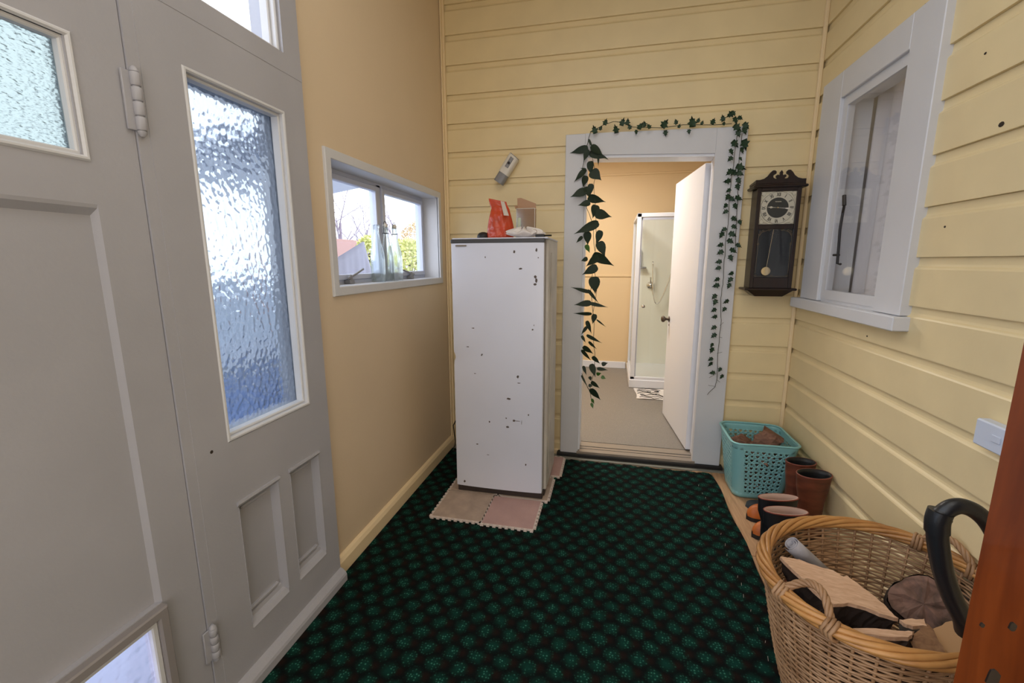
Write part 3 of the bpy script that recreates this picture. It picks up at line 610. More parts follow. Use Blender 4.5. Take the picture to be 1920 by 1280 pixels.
fl_ = P(967, 378, 'y', YI+.06); build(MB().prism([(fl_.x-.004, YI+.04, fl_.z+dz), (fl_.x+.003, YI+.04, fl_.z+dz-.02), (fl_.x+.012, YI+.058, fl_.z+dz-.022), (fl_.x+.010, YI+.058, fl_.z+dz)], (.0, .003, 0)), 'bent_flap', card, co)
rl_ = P(973, 438, 'y', YI+.04); tag(build(MB().lathe([(.0105, 0), (.011, .004), (.011, .105), (.0095, .112)], (rl_.x+.002, YI+.036, TZ+.001), 14), 'glue_stick', greenw, None, 2, (rl_.x, YI+.036, TZ)), 'pale green tube standing in the clear tub', 'tube')
def film(u, v):
    a_ = 2*pi*u; r = 1+.16*sin(5*a_+3*v)+.10*sin(11*a_+7*v)
    return (-.468+.10*cos(a_)*sin(pi*(.08+.84*v))*r, 2.405+.030*sin(a_)*sin(pi*(.08+.84*v)), TZ+.0005+.046*v*(1+.25*sin(7*a_)))
tag(build(MB().grid(film, 40, 10), 'crumpled_packet', crinkle, None, False, (-.468, 2.405, TZ)), 'crumpled greyish plastic packet lying on the fridge in front of the tub', 'packet')
tag(build(MB().box(-.405, -.355, 2.385, 2.41, TZ, TZ+.014, .003).tube([(-.36, 2.40, TZ+.008), (-.325, 2.43, TZ+.010)], .005, 6), 'black_clip', black, None, False, (-.38, 2.39, TZ)), 'short black clip at the front right corner of the fridge top', 'clip')
# wall sensor
a = P(934, 342, 'y', 3.0); b = P(964, 293, 'y', 3.0); ax_ = (b-a); L = ax_.length; axn = ax_.normalized(); sd = axn.cross(Vector((0, 1, 0))).normalized()
ws = thing('wall_camera', 'tilted white and grey capsule gadget with a lens on the boards above the fridge', 'camera', tuple((a+b)/2+Vector((0, .045, 0))))
def caps(s0, s1, wd, dpt, y0=0, rounded=False):
    mb = MB(); prof = []
    n = 20
    for s_ in range(n): 
        t = 2*pi*s_/n; prof.append((wd*abs(cos(t))**.6*(1 if cos(t) > 0 else -1), dpt*abs(sin(t))**.7*(1 if sin(t) > 0 else -1)))
    secs = [s0+(s1-s0)*i/6 for i in range(7)]; vs = []
    for i, s_ in enumerate(secs):
        k_ = 1 if not rounded else (1-.0*(i/6))
        for (x, y) in prof: vs.append(a+axn*(s_+(.10*x if i == 6 and rounded else (-.0 if i else 0)))+sd*x*k_+Vector((0, y+y0, 0)))
    fs = [[i*n+k_, i*n+(k_+1) % n, (i+1)*n+(k_+1) % n, (i+1)*n+k_] for i in range(6) for k_ in range(n)]+[list(range(n))[::-1], [6*n+k_ for k_ in range(n)]]
    return mb.add(vs, fs)
build(caps(0, L*.34, .035, .030, .012), 'grey_base', greypl, ws, 2); build(caps(L*.34, L*1.0, .038, .033, .010, True), 'white_shell', offw, ws, 2)
build(caps(L*.90, L*1.02, .034, .030, .010, True), 'grey_top', greypl, ws, 2)
build(caps(L*.56, L*.93, .013, .008, -.020, True), 'lens_recess', greypl, ws, 2)
lc = a+axn*L*.72; build(MB().lathe([(.010, -.034), (.008, -.038), (.003, -.039)], (lc.x, lc.y+.008, lc.z), 16, 'y', capb=True), 'lens', black, ws, 2)
build(MB().lathe([(.014, .02), (.014, .046)], (lc.x, 3.0, lc.z-.03), 12, 'y'), 'wall_mount', greypl, ws)
# ------------------------------------------------------------ bottles on the sill
def bottle(x, y, stop, lab):
    z0 = 1.2745; b = thing('glass_bottle', lab, 'bottle', (x, y, z0), 'swing top bottles on the window sill')
    pr = [(.034, 0), (.037, .006), (.037, .13), (.034, .16), (.024, .20), (.016, .235), (.0135, .26), (.0135, .275), (.0165, .280), (.0165, .294), (.013, .297)]
    pi_ = [(.010, .297), (.010, .26), (.021, .20), (.031, .16), (.034, .13), (.034, .010)]
    build(MB().lathe(pr+pi_, (x, y, z0), 24, capt=True), 'bottle_glass', bottleg, b, True)
    if stop:
        build(MB().lathe([(.011, .29), (.013, .298), (.013, .306), (.006, .314)], (x, y, z0), 12), 'stopper', offw, b, True)
        wz = z0+.262; build(MB().tube([(x, y-.018, wz), (x, y-.021, wz+.03), (x, y-.013, wz+.055), (x, y, wz+.062), (x, y+.013, wz+.055), (x, y+.021, wz+.03), (x, y+.018, wz)], .0016, 5).tube([(x+.016*cos(t*pi/5), y+.016*sin(t*pi/5), wz-.002) for t in range(10)], .0016, 5, True), 'wire_bail', darkmetal, b, True)
    return b
bottle(-1.205, 2.150, 0, 'nearest of the three clear glass bottles on the sill, without a stopper'); bottle(-1.212, 2.262, 1, 'middle clear glass bottle on the sill with wire swing top'); bottle(-1.205, 2.352, 1, 'clear glass swing-top bottle on the sill farthest from the front door')
# ------------------------------------------------------------ clock
CX = .927; YF = 2.935; ck_ = thing('pendulum_clock', 'dark wooden pendulum wall clock with roman numerals and scrolled top', 'clock', (CX, D, 1.17))
build(MB().box(CX-.112, CX+.112, YF+.006, D-.001, 1.215, 1.795, .002), 'case', mahog, ck_)
dfm = MB()
for (x0, x1, z0, z1) in ((-.115, -.094, 1.222, 1.80), (.094, .115, 1.222, 1.80), (-.094, .094, 1.222, 1.285), (-.094, .094, 1.565, 1.592), (-.094, .094, 1.778, 1.80)): dfm.box(CX+x0, CX+x1, YF-.014, YF+.006, z0, z1, .002)
build(dfm, 'door_frame', mahog, ck_)
build(MB().box(CX-.142, CX+.142, YF-.030, D-.001, 1.797, 1.812, .005).box(CX-.130, CX+.130, YF-.022, D-.001, 1.810, 1.822, .003), 'cornice', mahog, ck_)
half = [(.130, 1.822), (.130, 1.842), (.110, 1.842), (.088, 1.848), (.070, 1.862), (.058, 1.880), (.046, 1.892), (.034, 1.892), (.026, 1.884), (.027, 1.873), (.036, 1.868), (.042, 1.862), (.040, 1.852), (.030, 1.846), (.018, 1.846), (.020, 1.850), (.026, 1.856), (.026, 1.864), (.018, 1.868), (.010, 1.864), (.007, 1.870), (.008, 1.880), (0, 1.892)]
pts = [(CX+x, YF-.016, z) for x, z in half]+[(CX-x, YF-.016, z) for x, z in half[::-1][1:]]
build(MB().prism(pts, (0, .014, 0)), 'scroll_pediment', mahog, ck_)
for s_ in (-1, 1): build(MB().prism([(CX+s_*.13, YF-.002, 1.822), (CX+s_*.13, YF-.002, 1.84), (CX+s_*.13, D-.002, 1.832), (CX+s_*.13, D-.002, 1.822)], (-s_*.012, 0, 0)), 'side_gallery', mahog, ck_)
build(MB().box(CX-.142, CX+.142, YF-.030, D-.001, 1.208, 1.222, .005), 'base_shelf', mahog, ck_)
build(MB().prism([(CX-.125, YF-.018, 1.209), (CX+.125, YF-.018, 1.209), (CX+.075, YF-.0, 1.172), (CX-.075, YF-.0, 1.172)], (0, .10, 0)), 'base_taper', mahog, ck_)
zc = 1.686; build(MB().box(CX-.093, CX+.093, YF-.004, YF+.004, 1.594, 1.777), 'dial_plate', dialm, ck_)
dl = build(MB().lathe([(.089, YF-.006), (.089, YF-.004)], (CX, 0, zc), 48, 'y'), 'chapter_ring', dialr, ck_)
build(MB().lathe([(.0905, YF-.0055), (.0905, YF-.0035)], (CX, 0, zc), 48, 'y'), 'ring_border', ink, ck_); build(MB().lathe([(.057, YF-.0072), (.057, YF-.005)], (CX, 0, zc), 40, 'y'), 'dial_centre', dialb, ck_)
def text(s, size, mat, name, parent, mtx, depth=.0006, bold=0):
    cu = bpy.data.curves.new('t', 'FONT'); cu.body = s; cu.size = size; cu.align_x = 'CENTER'; cu.align_y = 'CENTER'; cu.extrude = depth; cu.resolution_u = 2; cu.offset = bold
    o = bpy.data.objects.new('t', cu); link(o); dg = bpy.context.evaluated_depsgraph_get(); me = bpy.data.meshes.new_from_object(o.evaluated_get(dg)); bpy.data.objects.remove(o)
    me.name = name; me.materials.clear(); me.materials.append(mat); r = bpy.data.objects.new(name, me); r.parent = parent; link(r)
    lm_ = Matrix.Translation(-worg(parent)) @ mtx; r.matrix_basis = lm_; return r
RX = Matrix.Rotation(pi/2, 4, 'X')
for i, s in enumerate(['XII', 'I', 'II', 'III', 'IIII', 'V', 'VI', 'VII', 'VIII', 'IX', 'X', 'XI']):
    th = 2*pi*i/12; text(s, .024, ink, 'roman_numeral', ck_, Matrix.Translation((CX+.073*sin(th), YF-.0068, zc+.073*cos(th))) @ Matrix.Rotation(th, 4, 'Y') @ RX @ Matrix.Diagonal((.78, 1.15, 1, 1)), .0005, .0004)
build(MB().tube([(CX-.016+.001*t, YF-.0078, zc+.034+.0028*sin(t*1.9)*(1 if t % 5 else 1.6)) for t in range(33)], .0009, 4), 'dial_script', dialr, ck_)
def hand(th, L_, wd):
    d = Vector((sin(th), 0, cos(th))); n = Vector((cos(th), 0, -sin(th))); c = Vector((CX, YF-.010, zc)); pts = []
    for (t, w_) in ((-.12, .4), (.1, .35), (.45, .4), (.55, 1.2), (.66, 1.9), (.76, 1.0), (.84, .5), (1, .1)): pts.append((t, w_))
    o_ = [c+d*L_*t+n*wd*w_ for t, w_ in pts]+[c+d*L_*t-n*wd*w_ for t, w_ in pts[::-1]]
    return MB().prism(o_, (0, .0012, 0))
build(hand(2*pi*9.15/12, .055, .0032), 'hour_hand', dialr, ck_); build(hand(2*pi*16/60, .082, .0026), 'minute_hand', offw, ck_)
build(MB().lathe([(.004, YF-.013), (.005, YF-.008)], (CX, 0, zc), 12, 'y'), 'hand_boss', brass, ck_)
for (sx_, sz_) in ((-1, -1), (-1, 1), (1, -1), (1, 1)):
    build(MB().lathe([(.010, YF-.008), (.013, YF-.004)], (CX+sx_*.080, 0, zc+sz_*.079), 10, 'y').tube([(CX+sx_*.088, YF-.005, zc+sz_*(.040)), (CX+sx_*.084, YF-.006, zc+sz_*.06), (CX+sx_*.066, YF-.006, zc+sz_*.082), (CX+sx_*.045, YF-.005, zc+sz_*.088)], .003, 5), 'corner_spandrel', dialm, ck_, 2)
build(MB().box(CX-.094, CX+.094, YF+.003, YF+.0065, 1.285, 1.565), 'inner_back', M('clock_back', (.010, .012, .013), .35), ck_)
build(MB().lathe([(.027, YF-.004), (.025, YF-.0075), (.010, YF-.0095)], (CX-.030, 0, 1.322), 28, 'y').tube([(CX-.028, YF-.003, 1.345), (CX-.008, YF-.002, 1.565)], .0015, 5), 'pendulum', brass, ck_, 2)
et = MB()
def cur(pts): 
    for s_ in (-1, 1): et.tube([(CX+s_*x, YF-.0118, z) for x, z in pts], .0012, 4)
cur([(.090, 1.50), (.086, 1.53), (.070, 1.548), (.050, 1.556), (.036, 1.562)]); cur([(.088, 1.40), (.086, 1.46), (.090, 1.50)]); cur([(.088, 1.31), (.088, 1.40)])
for s_ in (-1, 1):
    for (x, z) in ((.080, 1.55), (.066, 1.556), (.084, 1.535), (.034, 1.560), (.086, 1.295), (.0, 1.295), (.087, 1.48)): et.tube([(CX+s_*x+.005*cos(t*pi/4), YF-.0118, z+.005*sin(t*pi/4)) for t in range(8)], .0012, 4, True)
et.tube([(CX-.085, YF-.0118, 1.292), (CX+.085, YF-.0118, 1.292)], .001, 4)
build(et, 'etched_ornament', etched, ck_); build(MB().box(CX-.094, CX+.094, YF-.0112, YF-.0098, 1.285, 1.565), 'glass_pane', clockg, ck_)
# ------------------------------------------------------------ vines
def leaf_mesh(name, half, mat, curl):
    mb = MB(); n = len(half); vs = [(x, 0, -curl*x*x) for x, h in half]
    for s_ in (1, -1): vs += [(x, s_*h, .18*h-curl*x*x) for x, h in half]
    fs = []
    for i in range(n-1): fs += [[i, i+1, n+i+1, n+i], [i+1, i, 2*n+i, 2*n+i+1]]
    return mb.add(vs, fs).mesh(name, mat, Vector((0, 0, 0)), True)
HH = [(-.06, .0), (-.08, .20), (-.02, .36), (.10, .46), (.26, .48), (.44, .41), (.60, .28), (.74, .15), (.86, .06), (1.0, 0)]
HL = leaf_mesh('heart_leaf', HH, heartleaf, .10); HB = leaf_mesh('heart_leaf', HH, leafbright, .10)
star = [(-.05, 0), (-.22, .30), (.05, .28), (.16, .52), (.36, .24), (.62, .26), (.60, .12), (1.0, 0)]
IV = leaf_mesh('ivy_leaf', star, ivyleaf, .12)
def place_leaf(me, name, parent, b, t, wd, y, tilt):
    B = P(b[0], b[1], 'y', y); T = P(t[0], t[1], 'y', y); X = T-B; Ln = X.length
    x = X.normalized(); z = Vector((0, -1, 0)); z = (Matrix.Rotation(tilt, 3, x) @ z); yv = z.cross(x).normalized()
    s = wd/330.0
    x2 = (x+z*random.uniform(-.25, .25)).normalized(); yv = z.cross(x2).normalized(); z2 = x2.cross(yv)
    Mx = Matrix(((x2.x*Ln, yv.x*s, z2.x*s, B.x), (x2.y*Ln, yv.y*s, z2.y*s, B.y), (x2.z*Ln, yv.z*s, z2.z*s, B.z), (0, 0, 0, 1)))
    o = bpy.data.objects.new(name, me); o.parent = parent; o.matrix_basis = Matrix.Translation(-worg(parent)) @ Mx; link(o)
YV = YC-.016
v1 = thing('hanging_vine', 'artificial heart-leaf vine hanging down the left side of the doorway', 'vine', (-.16, YV, 2.18))
def stem(name, pts, y, r, parent, mat=stemm):
    q = [P(a_, b_, 'y', y) for a_, b_ in pts]; fine = []
    for i in range(len(q)-1):
        for t in range(3): fine.append(q[i].lerp(q[i+1], t/3)+Vector((random.uniform(-.002, .002), random.uniform(-.003, .003), 0)))
    build(MB().tube(fine+[q[-1]], r, 5), name, mat, parent, True)
stem('stem', [(1107, 247), (1099, 278), (1093, 315), (1096, 350), (1100, 390), (1112, 420), (1114, 455), (1116, 480), (1110, 520), (1108, 545), (1110, 570), (1114, 600), (1113, 640), (1116, 670), (1113, 700), (1106, 730), (1110, 760)], YV, .0018, v1)
stem('stem', [(1104, 262), (1118, 330), (1113, 345), (1117, 400), (1118, 440), (1114, 500), (1119, 545), (1110, 600)], YV-.008, .0015, v1)
stem('stem', [(1091, 700), (1100, 722), (1107, 735)], YV-.004, .0025, v1)
HV = [((1100, 278), (1067, 287), 16), ((1102, 282), (1093, 303), 13), ((1108, 287), (1140, 297), 18), ((1110, 275), (1134, 290), 17), ((1104, 262), (1112, 278), 5), ((1122, 293), (1121, 312), 5), ((1130, 292), (1142, 300), 4), ((1107, 304), (1107, 329), 17), ((1098, 317), (1087, 314), 4),
 ((1097, 319), (1075, 341), 14), ((1110, 322), (1128, 339), 24), ((1098, 331), (1094, 352), 15), ((1097, 358), (1069, 371), 19), ((1108, 346), (1106, 368), 14), ((1098, 352), (1107, 371), 14), ((1105, 370), (1136, 381), 19), ((1105, 380), (1083, 387), 15),
 ((1117, 386), (1110, 410), 20), ((1118, 400), (1149, 406), 22), ((1119, 419), (1075, 439), 20), ((1102, 436), (1100, 461), 19), ((1091, 444), (1080, 456), 8), ((1126, 434), (1116, 459), 17), ((1124, 455), (1135, 482), 21), ((1099, 460), (1107, 474), 11, 1), ((1101, 485), (1088, 488), 11),
 ((1115, 478), (1152, 502), 22), ((1120, 481), (1098, 500), 18), ((1118, 501), (1090, 515), 20), ((1114, 521), (1116, 552), 26), ((1104, 547), (1069, 538), 9), ((1104, 545), (1123, 569), 8), ((1106, 568), (1076, 572), 15), ((1108, 569), (1141, 576), 9), ((1107, 588), (1074, 588), 9),
 ((1115, 590), (1111, 608), 13), ((1120, 600), (1137, 615), 4), ((1101, 603), (1109, 626), 11), ((1100, 613), (1089, 628), 8), ((1091, 630), (1098, 643), 7), ((1102, 629), (1130, 642), 9), ((1105, 641), (1119, 655), 8), ((1095, 650), (1112, 666), 14), ((1092, 657), (1107, 680), 10), ((1112, 669), (1125, 684), 11),
 ((1109, 684), (1116, 707), 15), ((1094, 687), (1100, 703), 8), ((1129, 683), (1140, 680), 10), ((1121, 691), (1141, 693), 9), ((1119, 701), (1128, 699), 10, 1), ((1128, 706), (1136, 710), 9, 1), ((1106, 706), (1108, 714), 8), ((1110, 716), (1125, 728), 12), ((1109, 730), (1125, 754), 17), ((1110, 748), (1114, 758), 7, 1), ((1109, 756), (1112, 766), 7, 1), ((1091, 705), (1102, 726), 5), ((1104, 722), (1112, 724), 8)]
for h in HV: place_leaf(HB if len(h) > 3 else HL, 'leaf', v1, h[0], h[1], h[2]*1.0, YV-random.uniform(.002, .03), random.uniform(-.45, .45))
g1 = thing('ivy_garland', 'ivy garland draped along the top of the door casing', 'ivy', (.2, YV, 2.18)); g2 = thing('ivy_strand', 'ivy strand hanging down the middle of the right door casing to a bare twig', 'ivy', (.67, YV, 2.15)); g3 = thing('ivy_strand', 'shorter ivy strand hanging along the outer edge of the right door casing', 'ivy', (.72, YV, 2.15))
stem('stem', [(1107, 247), (1130, 235), (1150, 228), (1165, 229), (1185, 238), (1240, 240), (1280, 234), (1340, 234), (1372, 232)], YV, .002, g1)
S2 = [(1381, 255), (1375, 310), (1371, 340), (1367, 375), (1365, 420), (1361, 450), (1359, 480), (1357, 495), (1357, 520), (1354, 540), (1351, 560), (1351, 580), (1352, 600), (1348, 640), (1345, 680), (1344, 710), (1340, 725), (1326, 740)]
S3 = [(1391, 250), (1387, 290), (1383, 340), (1384, 370), (1381, 400), (1379, 468)]
stem('stem', S2, YV, .0017, g2); stem('stem', S3, YV, .0017, g3)
for (a_, b_) in (((1344, 700), (1330, 708)), ((1340, 724), (1328, 722)), ((1350, 610), (1356, 604)), ((1345, 662), (1354, 660)), ((1344, 712), (1350, 716)), ((1350, 632), (1354, 633))): stem('twig', [a_, b_], YV, .001, g2)
T1 = [(1114, 241, 17), (1127, 239, 10), (1136, 227, 14), (1154, 240, 17), (1168, 227, 16), (1177, 227, 13), (1180, 236, 11), (1202, 234, 17), (1208, 231, 12), (1216, 235, 12), (1193, 249, 10), (1248, 230, 20), (1248, 251, 12), (1267, 227, 11), (1274, 235, 9), (1298, 226, 22), (1310, 224, 10), (1317, 229, 9), (1292, 248, 10), (1338, 226, 14), (1355, 220, 13), (1358, 230, 9)]
T3 = [(1368, 216, 16), (1376, 214, 11), (1380, 227, 14), (1389, 222, 11), (1400, 237, 15), (1397, 247, 14), (1398, 273, 21), (1393, 283, 13), (1389, 299, 9), (1391, 315, 20), (1389, 326, 14), (1386, 340, 13), (1384, 352, 13), (1387, 372, 16), (1380, 388, 13), (1378, 411, 13), (1388, 418, 11), (1378, 426, 12), (1375, 440, 15), (1371, 453, 14), (1386, 461, 12)]
T2 = [(1384, 241, 18), (1385, 252, 13), (1380, 271, 17), (1372, 286, 13), (1368, 299, 13), (1366, 324, 16), (1378, 325, 16), (1362, 340, 15), (1365, 358, 11), (1363, 371, 14), (1374, 374, 13), (1359, 387, 12), (1359, 398, 12), (1356, 431, 12), (1352, 442, 14), (1349, 460, 13), (1349, 474, 14), (1376, 471, 15), (1371, 485, 13), (1346, 491, 13), (1345, 503, 12), (1369, 513, 12), (1368, 526, 13), (1366, 537, 12), (1343, 525, 12), (1341, 536, 14), (1338, 557, 13), (1340, 568, 13), (1360, 566, 13), (1357, 581, 11), (1337, 582, 12), (1338, 594, 12), (1337, 615, 12), (1337, 630, 13), (1334, 648, 10), (1334, 658, 13), (1331, 674, 11), (1331, 684, 12), (1334, 699, 12), (1349, 694, 10), (1352, 707, 11)]
for (lst, par, dn) in ((T1, g1, 0), (T2, g2, 1), (T3, g3, 1)):
    for (x, y, s) in lst:
        if dn:
            an = random.uniform(.2, 1.3)*(-1 if random.random() < .4 else 1); dx, dy = -s*.5*cos(an)*(1 if x < 1370 else -1), s*.5*sin(abs(an))
        else:
            an = random.uniform(-2.2, -.9) if y < 245 else 1.5; dx, dy = s*.5*cos(an), s*.5*sin(an)
        place_leaf(IV, 'leaf', par, (x-dx*.75, y-dy*.75), (x+dx, y+dy), s*.95, YV-random.uniform(.002, .02), random.uniform(-.5, .5))
        if dn:
            pass
# ------------------------------------------------------------ teal laundry basket
lbk = thing('laundry_basket', 'teal plastic basket punched with hearts and stars, holding firewood', 'basket', (.905, 2.775, FZ))
def rr(t, a, b, r):        # rounded rectangle by perimeter fraction
    segs = [(a-r)*2, pi*r/2, (b-r)*2, pi*r/2]*2; tot = sum(segs); d = (t % 1)*tot
    cs = [(0, -1), (1, 0), (0, 1), (-1, 0)]
    for i, s in enumerate(segs):
        if d <= s+1e-9:
            q_ = i//2
            ang_ = -pi/2+q_*pi/2
            ccx = (a-r)*(1 if q_ in (0, 1) else -1); ccy = (b-r)*(-1 if q_ in (0, 3) else 1)
            if i % 2 == 0:
                s0 = [(-(a-r), -b), (a, -(b-r)), ((a-r), b), (-a, (b-r))][q_]; dd = [(1, 0), (0, 1), (-1, 0), (0, -1)][q_]
                return (s0[0]+dd[0]*d, s0[1]+dd[1]*d)
            th = ang_+(d/s)*pi/2
            cc = [((a-r), -(b-r)), ((a-r), (b-r)), (-(a-r), (b-r)), (-(a-r), -(b-r))][q_]
            return (cc[0]+r*cos(th), cc[1]+r*sin(th))
        d -= s
    return (0, -b)
LH = .355
def lsurf(t, z):
    f = z/LH; a_ = .138+.040*f; b_ = .125+.060*f; x, y = rr(t, a_, b_, .055); return Vector((.897+x+.0, 2.785+y, FZ+.005+z))
heart = [(0, .30), (.18, .44), (.36, .40), (.42, .20), (.34, .0), (.18, -.20), (0, -.38), (-.18, -.20), (-.34, .0), (-.42, .20), (-.36, .40), (-.18, .44)]
star5 = [((.44 if i % 2 == 0 else .19)*sin(2*pi*i/10), (.44 if i % 2 == 0 else .19)*cos(2*pi*i/10)) for i in range(10)]
NC, NR = 44, 11; cwid = 1/NC; z0_, z1_ = .030, .318; chh = (z1_-z0_)/NR; lm = MB()
def cellp(ci, ri, u, v): return lsurf((ci+.5+u)*cwid, z0_+(ri+.5+v)*chh)
def plainc(c):
    fr_ = ((c+.5)*cwid) % 1; return any(abs(((fr_-q_+.5) % 1)-.5) < .040 for q_ in (.213, .468, .713, .968))
for c in range(NC):
    for r in range(NR):
        if plainc(c): lm.add([cellp(c, r, u, v) for u, v in ((-.5, -.5), (.5, -.5), (.5, .5), (-.5, .5))], [[0, 1, 2, 3]]); continue
        sh_ = heart if (c+r) % 2 else star5; n = len(sh_); vs = [cellp(c, r, x*.82, y*.82) for x, y in sh_]; ov = []
        for x, y in sh_:
            m_ = max(abs(x), abs(y), 1e-6); ov.append((x/m_*.5, y/m_*.5))
        vs += [cellp(c, r, *o_) for o_ in ov]; fs = [[i, (i+1) % n, n+(i+1) % n, n+i] for i in range(n)]
        crn = [(-.5, -.5), (.5, -.5), (.5, .5), (-.5, .5)]
        for q_ in crn:      # fill the corners the projected outline skips
            for i in range(n):
                A_, B_ = ov[i], ov[(i+1) % n]
                sa = [k_ for k_ in range(2) if abs(abs(A_[k_])-.5) < 1e-6 and A_[k_]*q_[k_] > 0]; sb = [k_ for k_ in range(2) if abs(abs(B_[k_])-.5) < 1e-6 and B_[k_]*q_[k_] > 0]
                if len(sa) == 1 and len(sb) == 1 and sa != sb: vs.append(cellp(c, r, *q_)); fs.append([n+i, n+(i+1) % n, len(vs)-1])
        lm.add(vs, fs)
NT = 88
for (za, zb) in ((0, z0_), (z1_, LH)):
    lm.grid(lambda u, v: lsurf(u, za+(zb-za)*v), NT, 2)
o = build(lm, 'basket_wall', teal, lbk, 3); md = o.modifiers.new('thick', 'SOLIDIFY'); md.thickness = .003
rim = [lsurf(i/NT, LH)+Vector((0, 0, .004*sin(2*pi*i/NT*2))) for i in range(NT)]; build(MB().tube(rim, .008, 8, True, flat=.7), 'rim', teal, lbk, True)
build(MB().prism([lsurf(i/44, 0) for i in range(44)], (0, 0, .004)), 'basket_floor', teal, lbk)
def chunk(name, lab, cat, c, sx_, sy_, sz_, rot, mat, group=None, seed=0):
    rnd = random.Random(seed); mb = MB(); n, m_ = 10, 7; vs = []
    for i in range(m_+1):
        for k_ in range(n):
            a_ = 2*pi*k_/n; r = .5*(1+.22*rnd.uniform(-1, 1)*(1 if k_ % 3 else .3)); tri = 1-.22*cos(3*a_)
            vs.append((sx_*(i/m_-.5)+(.08*sx_*rnd.uniform(-1, 1) if i in (0, m_) else 0), sy_*r*cos(a_)*tri, sz_*r*sin(a_)*tri))
    fs = [[i*n+k_, i*n+(k_+1) % n, (i+1)*n+(k_+1) % n, (i+1)*n+k_] for i in range(m_) for k_ in range(n)]+[list(range(n))[::-1], [m_*n+k_ for k_ in range(n)]]
    mb.add(vs, fs); R_ = Matrix.Translation(c) @ Matrix.Rotation(rot[2], 4, 'Z') @ Matrix.Rotation(rot[1], 4, 'Y') @ Matrix.Rotation(rot[0], 4, 'X'); mb.v = [R_ @ v for v in mb.v]
    o = build(mb, name, mat, None, False, tuple(c)); return tag(o, lab, cat, group)
G1 = 'firewood in the teal basket'
chunk('firewood', 'upright brown wood block in the teal basket, leaning above its rim', 'firewood', Vector((.915, 2.70, .315)), .17, .13, .11, (0.2, -1.0, .25), brownlog, G1, 3)
chunk('firewood', 'small brown wood knob at the left rim of the teal basket', 'firewood', Vector((.80, 2.745, .30)), .14, .09, .08, (0, .2, 1.0), brownlog, G1, 5)
chunk('firewood', 'brown wood chunk low behind the upright block in the teal basket', 'firewood', Vector((.99, 2.80, .24)), .20, .11, .10, (.4, .1, 1.2), brownlog, G1, 9)
chunk('firewood', 'wood billet low in the back left of the teal basket', 'firewood', Vector((.84, 2.84, .20)), .19, .10, .10, (.4, .1, .2), brownlog, G1, 12)
chunk('firewood', 'wood billet at the bottom of the teal basket seen through its holes', 'firewood', Vector((.91, 2.75, .09)), .17, .14, .13, (.1, 0, .5), brownlog, G1, 14)
# crumpled clear bag by the wall
cbag = MB().grid(lambda u, v: (1.112-.028*sin(pi*u)*(1+.3*sin(9*v)), 2.50+.20*u+.02*sin(6*v), FZ+.002+.34*v*(1-.25*u)), 14, 14)
tag(build(cbag, 'plastic_bag', clearp, None, True, (1.1, 2.55, FZ)), 'limp clear plastic bag against the wall between teal basket and boots', 'bag')
